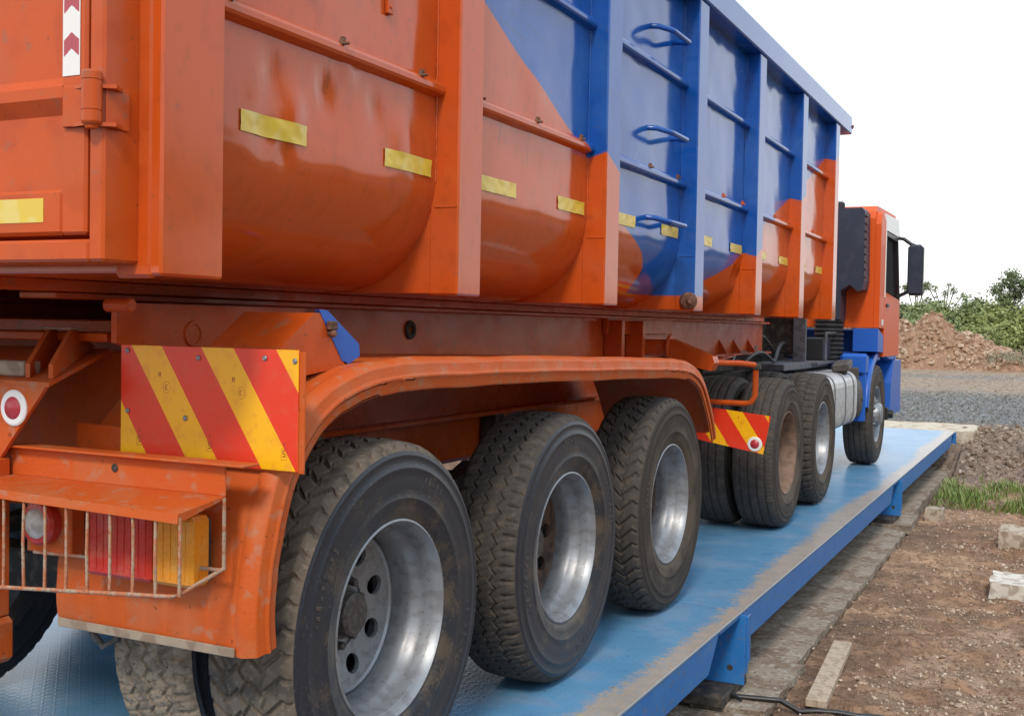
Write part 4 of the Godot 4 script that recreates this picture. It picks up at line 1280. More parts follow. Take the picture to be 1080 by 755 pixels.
func build_cab(o: Node3D) -> void:
	# upper shell; outline (z, y)
	var zr := -12.42
	var p := MB.new()
	p.prism(PackedVector2Array([Vector2(zr, 1.47), Vector2(zr, 2.62), Vector2(zr - 0.03, 2.70), Vector2(zr - 0.12, 2.76), Vector2(-13.9, 2.78), Vector2(-14.02, 2.68), Vector2(-14.22, 1.75), Vector2(-14.22, 1.47)]), "x", -2.42, -0.09)
	part(o, "cab_core", p, M.cab_orange)
	for sgn in [1.0, -1.0]:
		var x0 := -0.088 if sgn > 0 else -2.422
		var x1 := -0.030 if sgn > 0 else -2.470
		# quarter panel behind the door, door, pillar, roof side
		p = MB.new()
		p.prism(PackedVector2Array([Vector2(zr - 0.004, 1.47), Vector2(zr - 0.004, 2.56), Vector2(zr - 0.04, 2.66), Vector2(zr - 0.12, 2.70), Vector2(zr - 0.34, 2.62), Vector2(zr - 0.36, 1.47)]), "x", x0, x1)
		part(o, "quarter_panel", p, M.cab_orange)
		p = MB.new()
		p.prism(PackedVector2Array([Vector2(-12.80, 1.16), Vector2(-12.79, 1.86), Vector2(-13.98, 1.80), Vector2(-14.0, 1.16)]), "x", x0, x1)
		var dr := part(o, "door", p, M.cab_orange)
		p = MB.new()
		p.bx(x1, x1 + sgn * 0.018, 1.70, 1.735, -12.88, -13.04, 0.004)
		part(dr, "handle", p, M.black_plastic)
		p = MB.new()
		p.bx(x1, x1 + sgn * 0.002, 1.50, 1.56, -12.60, -12.72, 0.0005)
		part(dr, "lettering_patch", p, M.cab_white)
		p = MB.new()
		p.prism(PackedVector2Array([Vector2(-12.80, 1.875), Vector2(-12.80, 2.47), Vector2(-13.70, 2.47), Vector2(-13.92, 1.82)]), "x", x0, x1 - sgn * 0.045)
		part(dr, "dark_window_panel", p, M.cab_inside_shade)  # solid panel; the shade of the cab inside is put into its colour
		for b in [[Vector3(0, 1.86, -12.80), Vector3(0, 2.50, -12.80)], [Vector3(0, 2.49, -12.80), Vector3(0, 2.49, -13.72)], [Vector3(0, 2.50, -13.72), Vector3(0, 1.80, -13.98)]]:
			p = MB.new()
			var off := Vector3((x0 + x1) / 2, 0, 0)
			p.bar(b[0] + off, b[1] + off, absf(x1 - x0), 0.05, 0.006, Vector3(0, 1, 0) if absf(b[0].y - b[1].y) < 0.1 else Vector3(0, 0, 1))
			part(dr, "window_frame", p, M.black_plastic)
		p = MB.new()
		p.prism(PackedVector2Array([Vector2(zr - 0.35, 2.53), Vector2(zr - 0.35, 2.70), Vector2(-13.80, 2.72), Vector2(-13.95, 2.53)]), "x", x0, x1 - sgn * 0.008)
		part(o, "roof_side", p, M.cab_white)
		p = MB.new()
		p.prism(PackedVector2Array([Vector2(zr - 0.33, 1.80), Vector2(zr - 0.33, 2.52), Vector2(zr - 0.365, 2.52), Vector2(zr - 0.375, 1.80)]), "x", x1, x1 + sgn * 0.006)
		part(o, "white_stripe", p, M.cab_white)
		# blue lower corner, wheel arch, bumper end
		p = MB.new()
		p.prism(PackedVector2Array([Vector2(zr + 0.02, 1.22), Vector2(zr + 0.02, 1.462), Vector2(-13.95, 1.155), Vector2(-13.6, 1.12), Vector2(-13.25, 1.13), Vector2(-12.9, 1.19), Vector2(-12.75, 1.21)]), "x", x0 - sgn * 0.20, x1 - sgn * 0.004)
		part(o, "lower_corner", p, M.cab_blue)
		p = MB.new()
		p.prism(PackedVector2Array([Vector2(-13.42, 0.50), Vector2(-13.46, 0.85), Vector2(-13.62, 1.10), Vector2(-14.26, 1.10), Vector2(-14.30, 0.48)]), "x", x0 - sgn * 0.10, x1 - sgn * 0.002)
		part(o, "bumper_end", p, M.cab_blue)
		# mirror on two arms
		var mx := 0.17 if sgn > 0 else -2.67
		p = MB.new()
		p.box(Vector3(mx, 2.14, -13.72), Vector3(0.17, 0.58, 0.16), 0.035)
		var mr := part(o, "mirror", p, M.black_plastic)
		p = MB.new()
		p.box(Vector3(mx, 2.14, -13.638), Vector3(0.145, 0.53, 0.004), 0.001)
		part(mr, "mirror_glass", p, M.navy_plastic)
		p = MB.new()
		p.tube([Vector3(x1, 2.51, -13.74), Vector3(x1 + sgn * 0.06, 2.50, -13.74), Vector3(mx - sgn * 0.06, 2.44, -13.73), Vector3(mx, 2.41, -13.72)], 0.022, 8)
		p.tube([Vector3(x1, 1.84, -13.74), Vector3(x1 + sgn * 0.03, 1.85, -13.74), Vector3(mx - sgn * 0.07, 1.90, -13.73), Vector3(mx, 1.93, -13.72)], 0.022, 8)
		part(mr, "mirror_arm", p, M.black_plastic)
	p = MB.new()
	p.prism(PackedVector2Array([Vector2(-14.045, 2.60), Vector2(-14.215, 1.80), Vector2(-14.23, 1.80), Vector2(-14.06, 2.60)]), "x", -2.34, -0.16)
	part(o, "windscreen", p, M.window_glass)
	p = MB.new()
	p.bx(-2.40, -0.10, 0.48, 1.46, -14.225, -14.32, 0.02)
	part(o, "front_panel", p, M.cab_blue)
	p = MB.new()
	p.box(Vector3(-1.25, 2.82, -13.8), Vector3(2.0, 0.14, 0.4), 0.05)
	part(o, "roof_visor", p, M.cab_white)
	p = MB.new()
	p.cyl(Vector3(0.0, 0.50, -13.45), Vector3(-0.12, 0.50, -13.45), 0.05, 12)
	p.bx(-0.2, -0.04, 0.44, 0.58, -13.3, -13.42, 0.01)
	part(o, "tow_step", p, M.black_plastic)

# ---------- the weighbridge ----------
const DX0 := -2.86
const DX1 := 0.317

func deck_tex(k: int) -> ImageTexture:
	var w := 512
	var h := 1024
	var a := noise_bytes(512, 5.0, 5, 200 + k)
	var b := noise_bytes(512, 20.0, 5, 210 + k)
	var c := noise_bytes(512, 70.0, 3, 220 + k)
	var bytes := PackedByteArray()
	bytes.resize(w * h * 3)
	var dust := Color(0.37, 0.30, 0.235)
	var pale := Color(0.13, 0.32, 0.55)
	var deep := Color(0.016, 0.10, 0.37)
	for y in h:
		var wz: float = 0.36 - 6.02 * (k + float(y) / h)
		for x in w:
			var i := 0
			var row := (y % 512) * 512
			var edge: float = 0.165 + 0.03 * sin(wz * 0.9) + 0.02 * sin(wz * 2.3 + 1.0)
			var va: float = a[row + x] / 255.0
			var vb: float = b[row + x] / 255.0
			var vc: float = c[row + x] / 255.0
			var xx := DX0 + (DX1 - DX0) * x / w
			var col := DECKBLUE.lerp(pale, clampf((va - 0.40) * 2.0, 0.0, 0.8))
			col = col.lerp(deep, clampf((vb - 0.62) * 1.2, 0.0, 0.2))
			# dust lying along the edge and in the lanes between the wheels
			var e := (xx - edge) / 0.055 + (va - 0.5) * 0.9 + (vb - 0.5) * 0.9 + (vc - 0.5) * 1.5
			var m := clampf(e * 0.8 + 0.2, 0.0, 0.95)
			m = maxf(m, clampf((va - 0.52) * 0.9 + (vb - 0.5) * 0.4, 0.0, 0.16))
			m *= 0.6 + 0.75 * vc
			col = col.lerp(dust.lerp(Color(0.44, 0.37, 0.31), vb), clampf(m, 0.0, 0.95))
			if vc > 0.80: col = col.lerp(Color(0.05, 0.05, 0.06), clampf((vc - 0.80) * 6.0, 0.0, 0.6))
			i = (y * w + x) * 3
			bytes[i] = int(pow(col.r, 0.4545) * 255.0)
			bytes[i + 1] = int(pow(col.g, 0.4545) * 255.0)
			bytes[i + 2] = int(pow(col.b, 0.4545) * 255.0)
	return ImageTexture.create_from_image(Image.create_from_data(w, h, false, Image.FORMAT_RGB8, bytes))

func tread_plate() -> ImageTexture:
	var im := Image.create(512, 1024, false, Image.FORMAT_RGBA8)
	im.fill(Color(0.3, 0.3, 0.3))
	for j in range(0, 1024, 5):
		for i in range(0, 512, 5):
			var o := ((i / 5) + (j / 5)) % 2
			for t in 3:
				var q := Vector2i(i + t, j + (t if o == 0 else 2 - t))
				if q.x < 512 and q.y < 1024: im.set_pixelv(q, Color(0.75, 0.75, 0.75))
	im.bump_map_to_normal_map(3.0)
	return ImageTexture.create_from_image(im)

func build_weighbridge() -> void:
	var relief := tread_plate()
	var o := thing("weighbridge", Vector3(-1.27, -0.43, -8.7), "long blue steel weighbridge with dusty edge, under the lorry", "weighbridge")
	var joints := [0.36, -5.70, -11.70, -17.70]
	for k in 3:
		var z0: float = joints[k] - 0.008
		var z1: float = joints[k + 1] + 0.008
		var p := MB.new()
		p.um = 1
		p.uo = Vector2(DX0, -z0)
		p.us = Vector2(1.0 / (DX1 - DX0), 1.0 / (z0 - z1))
		p.bx(DX0, DX1, -0.012, 0.0, z0, z1, 0.002)
		var m := mat("deck_%d" % k, Color.WHITE, 0.27, {"uv": true, "tex": deck_tex(k), "nrm": relief, "ns": 0.12})
		m.metallic_specular = 0.5
		part(o, "deck_plate", p, m)
		for x in [DX1 - 0.004, DX0 + 0.004]:
			var s := 1.0 if x > 0 else -1.0
			p = MB.new()
			p.prism(PackedVector2Array([Vector2(z0, -0.0125), Vector2(z0, -0.172), Vector2(z1 + 0.60, -0.172), Vector2(z1 + 0.43, -0.0125)]), "x", x - s * 0.012, x)
			p.bx(x - s * 0.012, x, -0.03, -0.0126, z1 + 0.42, z1, 0.002)
			p.bx(x - s * 0.09, x - s * 0.013, -0.172, -0.162, z0, z1 + 0.60, 0.002)
			part(o, "edge_girder", p, M.girder_blue)
		for x in [-0.3, -0.85, -1.7, -2.25]:
			p = MB.new()
			p.bx(x - 0.06, x + 0.06, -0.20, -0.0125, z0, z1, 0.004)
			part(o, "beam", p, M.girder_blue)
		# deep end plates over the load cells
		for e in [[z1 + 0.03, 0.55], [z0 - 0.03, -0.10]]:
			var za: float = e[0]
			for s in [1.0, -1.0]:
				var x: float = DX1 - 0.001 if s > 0 else DX0 + 0.001
				p = MB.new()
				if e[1] > 0.0:
					p.bx(x - s * 0.24, x + s * 0.022, -0.372, -0.016, za, za + 0.014, 0.002)
				else:
					p.bx(x - s * 0.20, x + s * 0.016, -0.335, -0.045, za - 0.012, za, 0.002)
				var pl := part(o, "end_plate", p, M.girder_blue)
				p = MB.new()
				if e[1] > 0.0:
					p.bx(x - s * 0.20, x - s * 0.185, -0.36, -0.0135, za + 0.015, za + 0.62, 0.002)
				else:
					p.bx(x - s * 0.02, x + s * 0.006, -0.30, -0.05, za - 0.013, za - 0.10, 0.003)
				part(pl, "gusset", p, M.girder_blue)
				p = MB.new()
				var hz: float = za + 0.0142 if e[1] > 0.0 else za + 0.0002
				p.cyl(Vector3(x - s * 0.05, -0.29, hz), Vector3(x - s * 0.05, -0.29, hz + 0.0015), 0.016, 14, 0.0005)
				part(pl, "bolt_hole", p, M.dark_grime)
		if k < 3:
			for x in [0.18, -2.72]:
				p = MB.new()
				p.bx(x - 0.14, x + 0.12, -0.43, -0.373, joints[k + 1] + 0.30, joints[k + 1] - 0.16, 0.008)
				part(o, "load_cell_foot", p, M.dark_grime)

func rough_box(mb: MB, lo: Vector3, hi: Vector3, cell: float, amp: float, sd: int) -> void:
	var nz := FastNoiseLite.new()
	nz.seed = sd
	nz.frequency = 2.2 / maxf(cell * 6.0, 0.05)
	nz.fractal_octaves = 4
	var J := func(p: Vector3) -> Vector3:
		return p + Vector3(nz.get_noise_3d(p.x, p.y, p.z), nz.get_noise_3d(p.x + 31.0, p.y, p.z), nz.get_noise_3d(p.x, p.y + 57.0, p.z)) * amp
	var s := hi - lo
	for a in 3:
		var b := (a + 1) % 3
		var c := (a + 2) % 3
		var nb := maxi(1, int(ceil(s[b] / cell)))
		var nc := maxi(1, int(ceil(s[c] / cell)))
		for e in 2:
			var rows := []
			for i in nb + 1:
				var r := []
				for j in nc + 1:
					var q := Vector3.ZERO
					q[a] = hi[a] if e == 1 else lo[a]
					q[b] = lerpf(lo[b], hi[b], float(i) / nb)
					q[c] = lerpf(lo[c], hi[c], float(j) / nc)
					r.append(J.call(q))
				rows.append(r)
			var n := Vector3.ZERO
			n[a] = 1.0 if e == 1 else -1.0
			mb.sheet(rows, func(_q: Vector3) -> Vector3: return n)

# ---------- ground ----------
var gn := FastNoiseLite.new()
var gn2 := FastNoiseLite.new()

func gy(x: float, z: float) -> float:
	var pit := -0.475
	pit += 0.05 * gn.get_noise_2d(x * 0.8, z * 0.8) * smoothstep(0.3, 0.9, x)
	pit += 0.022 * gn.get_noise_2d(x * 3.5 + 9.0, z * 3.5) + 0.010 * gn2.get_noise_2d(x * 10.0, z * 10.0)
	pit += 0.04 * smoothstep(1.6, 3.5, x)
	if x < 0.44 and x > -3.2: pit -= 0.10
	var top := -0.035 + 0.02 * gn.get_noise_2d(x * 0.5, z * 0.5) + 0.012 * gn.get_noise_2d(x * 3.0, z * 3.0)
	var t := smoothstep(-15.6, -18.9, z + 0.5 * gn.get_noise_2d(x * 0.9, z * 0.4) - 0.25 * x)
	if x < -3.4: t = maxf(t, smoothstep(-3.3, -4.2, x))
	if z > -15.0: t = maxf(t, smoothstep(3.5, 7.0, x) * 0.5)
	var y := lerpf(pit, top, t)
	if t > 0.05 and t < 0.98: y += 0.09 * gn.get_noise_2d(x * 2.2, z * 2.2) + 0.05 * gn2.get_noise_2d(x * 5.0, z * 5.0)
	if z < -52.0: y += smoothstep(-52.0, -150.0, z) * (3.8 + 2.5 * gn.get_noise_2d(x * 0.02, z * 0.02 + 4.0))
	return y

func ground_colour(x: float, z: float) -> Color:
	var a := gn.get_noise_2d(x * 0.7 + 50.0, z * 0.7) * 0.5 + 0.5
	var b := gn2.get_noise_2d(x * 2.0, z * 2.0 + 80.0) * 0.5 + 0.5
	var brown := Color(0.36, 0.205, 0.12)
	var dark := Color(0.22, 0.14, 0.092)
	var tan := Color(0.48, 0.30, 0.185)
	var grit := Color(0.40, 0.275, 0.19)
	var c := brown.lerp(dark, smoothstep(0.45, 0.75, b) * 0.8)
	if z > -20.0:
		var loose := smoothstep(1.15, 0.55, x + 0.25 * (b - 0.5))
		c = c.lerp(dark, loose * 0.65)
		c = c.lerp(tan, smoothstep(0.45, 0.75, a) * smoothstep(-6.5, -8.0, z) * 0.9)
		c = c.lerp(grit, smoothstep(0.35, 0.6, b) * smoothstep(-8.6, -7.6, z) * smoothstep(0.75, 1.0, x) * 0.8)
		c = c.lerp(Color(0.28, 0.20, 0.155), smoothstep(-14.5, -16.0, z))
	else:
		var road := Color(0.20, 0.21, 0.22).lerp(Color(0.28, 0.285, 0.285), smoothstep(0.5, 0.8, b))
		var f := z + 3.0 * (a - 0.5) + 0.12 * x
		c = road.lerp(Color(0.41, 0.315, 0.235), smoothstep(-27.0, -33.0, f) * 0.95)
		c = c.lerp(road, smoothstep(-38.5, -40.0, f) * (1.0 - smoothstep(-41.5, -44.0, f)) * 0.6)
		c = c.lerp(Color(0.40, 0.28, 0.19), smoothstep(-43.0, -48.0, f))
		c = c.lerp(Color(0.13, 0.145, 0.055), smoothstep(-54.0, -60.0, f))
	return c

func build_ground() -> void:
	gn.seed = 3
	gn.frequency = 1.0
	gn.fractal_octaves = 3
	gn2.seed = 4
	gn2.frequency = 1.0
	gn2.fractal_octaves = 3
	var xs := []
	var x := -400.0
	while x < 400.0:
		xs.append(x)
		var d := maxf(0.0, maxf(0.3 - x, x - 3.0))
		x += 0.03 + d * 0.10 if d > 0.0 else 0.035
	xs.append(400.0)
	var zs := []
	var z := 60.0
	while z > -700.0:
		zs.append(z)
		var st := 0.05
		if z > -3.5: st = 0.06 + (z + 3.5) * 0.12
		elif z < -19.5: st = 0.06 + (-19.5 - z) * 0.022
		z -= st
	zs.append(-700.0)
	var mb := MB.new()
	var nx := xs.size()
	for zz in zs:
		for xx in xs:
			mb.col = ground_colour(xx, zz)
			var y := gy(xx, zz)
			var ex: float = 0.02 + absf(xx) * 0.01
			var n := Vector3(y - gy(xx + ex, zz), ex, y - gy(xx, zz + ex)).normalized()
			mb.vert(Vector3(xx, y, zz), n)
	for j in zs.size() - 1:
		for i in nx - 1:
			var a := j * nx + i
			mb.I.append_array([a, a + nx + 1, a + 1, a, a + nx, a + nx + 1])
	lone("ground", mb, M.soil, Vector3.ZERO, "", "", "", "structure")
	print("ground ", nx, "x", zs.size())

func rock_mesh(sd: int, squash: float, m: Material) -> ArrayMesh:
	var t := (1.0 + sqrt(5.0)) / 2.0
	var vs := [Vector3(-1, t, 0), Vector3(1, t, 0), Vector3(-1, -t, 0), Vector3(1, -t, 0), Vector3(0, -1, t), Vector3(0, 1, t), Vector3(0, -1, -t), Vector3(0, 1, -t), Vector3(t, 0, -1), Vector3(t, 0, 1), Vector3(-t, 0, -1), Vector3(-t, 0, 1)]
	var fs := [0, 11, 5, 0, 5, 1, 0, 1, 7, 0, 7, 10, 0, 10, 11, 1, 5, 9, 5, 11, 4, 11, 10, 2, 10, 7, 6, 7, 1, 8, 3, 9, 4, 3, 4, 2, 3, 2, 6, 3, 6, 8, 3, 8, 9, 4, 9, 5, 2, 4, 11, 6, 2, 10, 8, 6, 7, 9, 8, 1]
	var r := RandomNumberGenerator.new()
	r.seed = sd
	var q := []
	for v in vs:
		var u: Vector3 = v.normalized() * r.randf_range(0.32, 0.56)
		u.y *= squash
		q.append(u)
	var mb := MB.new()
	for i in range(0, 60, 3): mb.tri(q[fs[i]], q[fs[i + 1]], q[fs[i + 2]], q[fs[i]] + q[fs[i + 1]] + q[fs[i + 2]])
	var me := mb.into(ArrayMesh.new())
	me.surface_set_material(0, m)
	return me

func scatter(called: String, label: String, category: String, mesh: Mesh, xf: Array, cols: Array) -> void:
	var mm := MultiMesh.new()
	mm.transform_format = MultiMesh.TRANSFORM_3D
	mm.use_colors = true
	mm.mesh = mesh
	mm.instance_count = xf.size()
	for i in xf.size():
		mm.set_instance_transform(i, xf[i])
		mm.set_instance_color(i, cols[i])
	var n := MultiMeshInstance3D.new()
	n.name = numbered(called)
	n.multimesh = mm
	add_child(n, true)
	tag(n, label, category, "", "stuff")

func rnd_basis(s: float) -> Basis:
	return Basis(Vector3(rng.randf() - 0.5, rng.randf() - 0.5, rng.randf() - 0.5).normalized(), rng.randf() * TAU).scaled(Vector3(s, s, s))

func stone_colour() -> Color:
	var k := rng.randf()
	var c := Color(0.30, 0.22, 0.165).lerp(Color(0.50, 0.44, 0.38), k * k)
	if rng.randf() < 0.25: c = Color(0.20, 0.13, 0.09)
	return c

func build_site() -> void:
	# concrete: the strip beside the weighbridge, the pads, the approach slab behind it
	var p := MB.new()
	rough_box(p, Vector3(-3.1, -0.62, -11.2), Vector3(0.44, -0.445, 0.6), 0.09, 0.022, 5)
	var n := lone("foundation_strip", p, M.concrete, Vector3(-1.3, -0.62, -5.0), "", "", "", "structure")
	p = MB.new()
	rough_box(p, Vector3(-3.1, -0.62, -17.7), Vector3(0.36, -0.445, -11.2), 0.12, 0.03, 6)
	lone("foundation_strip", p, M.concrete, Vector3(-1.3, -0.62, -14.0), "", "", "", "structure")
	p = MB.new()
	rough_box(p, Vector3(-3.2, -0.60, -19.2), Vector3(0.56, -0.004, -17.73), 0.10, 0.03, 8)
	lone("approach_slab", p, M.beige_concrete, Vector3(-1.3, -0.6, -18.5), "", "", "", "structure")
	var pads := [[Vector3(0.12, -0.47, -6.35), Vector3(0.50, -0.425, -5.45), 9], [Vector3(0.10, -0.50, -12.15), Vector3(0.46, -0.415, -11.35), 10]]
	for q in pads:
		p = MB.new()
		rough_box(p, q[0], q[1], 0.05, 0.018, q[2])
		lone("foundation_strip", p, M.concrete, (q[0] + q[1]) / 2, "", "", "", "structure")
	# loose pieces
	p = MB.new()
	p.box(Vector3(0.648, -0.432, -6.31), Vector3(0.105, 0.042, 1.10), 0.004, Basis(Vector3.UP, 0.055) * Basis(Vector3(1, 0, 0), 0.02))
	lone("wooden_plank", p, M.plank_wood, Vector3(0.65, -0.455, -6.31), "pale wooden plank lying on the soil beside the weighbridge", "plank")
	p = MB.new()
	var cp := []
	for k in 40:
		var t := k / 39.0
		var xx := lerpf(-0.1, 3.4, t)
		cp.append(Vector3(xx, maxf(gy(xx, -5.65 - 0.12 * xx), -0.43 if xx < 0.55 else -1.0) + 0.016, -5.52 - 0.24 * xx + 0.01 * sin(t * 9.0)))
	p.tube(cp, 0.014, 8)
	lone("black_cable", p, M.black_cable, Vector3(1.0, -0.45, -5.7), "black cable running from under the weighbridge across the soil", "cable")
	p = MB.new()
	cp = []
	for k in 20:
		var t := k / 19.0
		cp.append(Vector3(lerpf(0.02, 0.36, t), -0.405 + 0.02 * sin(t * PI), -5.52 - 0.05 * sin(t * PI)))
	p.tube(cp, 0.010, 7)
	lone("black_cable", p, M.black_cable, Vector3(0.2, -0.40, -5.5), "short loop of black cable at the weighbridge end plate", "cable")
	var bl := [
		[Vector3(1.30, -0.50, -9.36), Vector3(1.80, -0.375, -8.90), Color(0.52, 0.50, 0.47), "low concrete block with a pale top on the soil", 0.025],
		[Vector3(1.26, -0.50, -11.35), Vector3(1.75, -0.33, -10.95), Color(0.36, 0.31, 0.26), "angular pale concrete slab lying on the soil", 0.04],
		[Vector3(0.51, -0.50, -12.30), Vector3(0.68, -0.345, -12.12), Color(0.34, 0.30, 0.25), "small concrete cube beside the weighbridge foot", 0.02],
		[Vector3(0.96, -0.50, -5.60), Vector3(1.14, -0.455, -5.50), Color(0.36, 0.33, 0.29), "flat pale stone half buried beside the black cable", 0.04]]
	for k in bl.size():
		p = MB.new()
		p.col = bl[k][2] * 1.5
		rough_box(p, bl[k][0], bl[k][1], 0.05, bl[k][4], 30 + k)
		lone("concrete_block", p, M.stone, (bl[k][0] + bl[k][1]) / 2, bl[k][3], "block")
	# dark post at the edge of the road
	p = MB.new()
	p.bx(1.262, 1.302, -0.45, 0.42, -16.98, -17.02, 0.004)
	lone("dark_post", p, M.dark_grime, Vector3(1.28, -0.45, -17.0), "thin dark post standing in the rubble bank by the road", "post")
	# stones in the soil
	var pm := rock_mesh(1, 0.7, M.stone)
	var xf := []
	var cl := []
	for k in 34000:
		var z := -4.0 - 12.5 * rng.randf() ** 1.3
		var x := 0.42 + rng.randf() * (1.9 + absf(z) * 0.05)
		var d := gn2.get_noise_2d(x * 2.0, z * 2.0 + 80.0) * 0.5 + 0.5
		if rng.randf() > 0.15 + 1.3 * smoothstep(0.4, 0.65, d) * smoothstep(0.6, 1.0, x): continue
		var s := 0.007 + 0.022 * rng.randf() ** 3 + (0.03 if rng.randf() < 0.012 else 0.0)
		xf.append(Transform3D(rnd_basis(s), Vector3(x, gy(x, z) + s * 0.12, z)))
		cl.append(stone_colour() * 1.5)
	scatter("pebbles", "pale pebbles strewn over the brown soil", "pebbles", pm, xf, cl)
	xf = []
	cl = []
	var rm := rock_mesh(2, 0.8, M.stone)
	for k in 9000:
		var z := -14.8 - 4.6 * rng.randf()
		var x := 0.50 + 3.2 * rng.randf()
		var t := gy(x, z)
		if t < -0.44: if rng.randf() < 0.7: continue
		var s := 0.012 + 0.10 * rng.randf() ** 6
		xf.append(Transform3D(rnd_basis(s), Vector3(x, t + s * 0.1, z)))
		cl.append(stone_colour())
	scatter("rubble_bank", "broken stones and lumps of soil on the bank below the road", "rubble", rm, xf, cl)
	xf = []
	cl = []
	for k in 16000:
		var z := -18.9 - 11.0 * rng.randf()
		var x := -5.0 + 9.0 * rng.randf()
		if x < 0.6 and z > -19.3: continue
		var s := 0.02 + 0.05 * rng.randf() ** 2
		xf.append(Transform3D(rnd_basis(s), Vector3(x, gy(x, z) + s * 0.1, z)))
		var g := rng.randf_range(0.13, 0.36)
		cl.append(Color(g * 0.98, g, g * 1.02))
	for k in 6000:
		var z := -28.0 - 19.0 * rng.randf()
		var x := -8.0 + 12.0 * rng.randf()
		var s := 0.02 + 0.07 * rng.randf() ** 4
		xf.append(Transform3D(rnd_basis(s), Vector3(x, gy(x, z) + s * 0.05, z)))
		cl.append(Color(0.34, 0.26, 0.19).lerp(Color(0.50, 0.42, 0.34), rng.randf()))
	scatter("road_gravel", "grey crushed stone on the road", "gravel", pm, xf, cl)
	# grass
	var gb := MB.new()
	var seg := [Vector3(0, 0, 0), Vector3(0, 0.4, 0.06), Vector3(0, 0.75, 0.20), Vector3(0, 1.0, 0.42)]
	var wd := [0.05, 0.045, 0.03, 0.0]
	for k in 3:
		gb.quad(seg[k] - Vector3(wd[k], 0, 0), seg[k] + Vector3(wd[k], 0, 0), seg[k + 1] + Vector3(wd[k + 1] + 0.0001, 0, 0), seg[k + 1] - Vector3(wd[k + 1], 0, 0), Vector3(0, 0.4, -1))
	var gm := mat("grass_blade", Color.WHITE, 0.6, {"vc": true})
	gm.backlight_enabled = true
	gm.backlight = Color(0.12, 0.16, 0.03)
	var gme := gb.into(ArrayMesh.new())
	gme.surface_set_material(0, gm)
	xf = []
	cl = []
	for k in 9000:
		var x := rng.randf_range(0.42, 2.6)
		var z := rng.randf_range(-12.9, -15.6)
		var d := gn.get_noise_2d(x * 1.3 + 20.0, z * 0.9)
		var edge := smoothstep(-12.95, -13.5, z) * (1.0 - smoothstep(-14.9, -15.6, z))
		if rng.randf() > edge * (0.45 + d * 1.6): continue
		var h := rng.randf_range(0.05, 0.17)
		xf.append(Transform3D(Basis(Vector3.UP, rng.randf() * TAU) * Basis(Vector3(1, 0, 0), rng.randf_range(-0.2, 0.5)) * Basis.from_scale(Vector3(0.11, h, h)), Vector3(x, gy(x, z) - 0.005, z)))
		cl.append(Color(0.13, 0.22, 0.04).lerp(Color(0.28, 0.28, 0.10), rng.randf() ** 2))
	scatter("grass", "green grass tufts at the foot of the rubble bank", "grass", gme, xf, cl)
	build_heap()
	build_thicket()

func build_heap() -> void:
	var hn := FastNoiseLite.new()
	hn.seed = 12
	hn.frequency = 0.5
	hn.fractal_octaves = 5
	var hh := func(x: float, z: float) -> float:
		var y := 0.0
		for q in [[-3.5, -51.0, 2.7, 2.3], [-6.3, -51.5, 3.2, 2.0], [-1.6, -50.4, 2.2, 0.95], [-4.9, -51.2, 2.6, 2.2], [-2.3, -50.8, 2.5, 1.75], [-0.9, -50.2, 2.3, 0.9], [-9.0, -52.0, 3.0, 1.7]]:
			var r := sqrt(((x - q[0]) / q[2]) ** 2 + ((z - q[1]) / (q[2] * 0.95)) ** 2)
			y = maxf(y, q[3] * maxf(0.0, 1.12 - sqrt(r * r + 0.06)) ** 0.9)
		return y * (1.0 + 0.25 * hn.get_noise_2d(x, z)) + (0.10 * hn.get_noise_2d(x * 3.0, z * 3.0) if y > 0.02 else -0.05) - 0.04
	var mb := MB.new()
	var rows := []
	for i in 110:
		var r := []
		for j in 70:
			var x := lerpf(-12.5, 1.2, i / 109.0)
			var z := lerpf(-47.5, -55.5, j / 69.0)
			r.append(Vector3(x, hh.call(x, z), z))
		rows.append(r)
	mb.col = Color(0.42, 0.25, 0.16)
	mb.sheet(rows, func(_q: Vector3) -> Vector3: return Vector3.UP)
	var o := thing("rubble_heap", Vector3(-4.0, -0.03, -51.0), "tall heap of reddish soil and broken stone across the road", "rubble heap")
	part(o, "soil", mb, M.soil)
	var mm := MultiMesh.new()
	mm.transform_format = MultiMesh.TRANSFORM_3D
	mm.use_colors = true
	mm.mesh = rock_mesh(3, 0.8, M.stone)
	var xf := []
	var cl := []
	for k in 13000:
		var x := rng.randf_range(-11.0, 0.8)
		var z := rng.randf_range(-47.6, -53.0)
		var y: float = hh.call(x, z)
		if y < 0.02: continue
		if hn.get_noise_2d(x * 1.2 + 7.0, z * 1.2) < -0.05 and rng.randf() < 0.8: continue
		var s := 0.04 + 0.30 * rng.randf() ** 5
		xf.append(Transform3D(rnd_basis(s), Vector3(x, y + s * 0.15, z) - o.position))
		cl.append(Color(0.36, 0.215, 0.14).lerp(Color(0.62, 0.49, 0.38), rng.randf() ** 2))
	mm.instance_count = xf.size()
	for i in xf.size():
		mm.set_instance_transform(i, xf[i])
		mm.set_instance_color(i, cl[i])
	var n := MultiMeshInstance3D.new()
	n.name = "broken_stones"
	n.multimesh = mm
	n.set_meta("kind", "stuff")
	o.add_child(n)

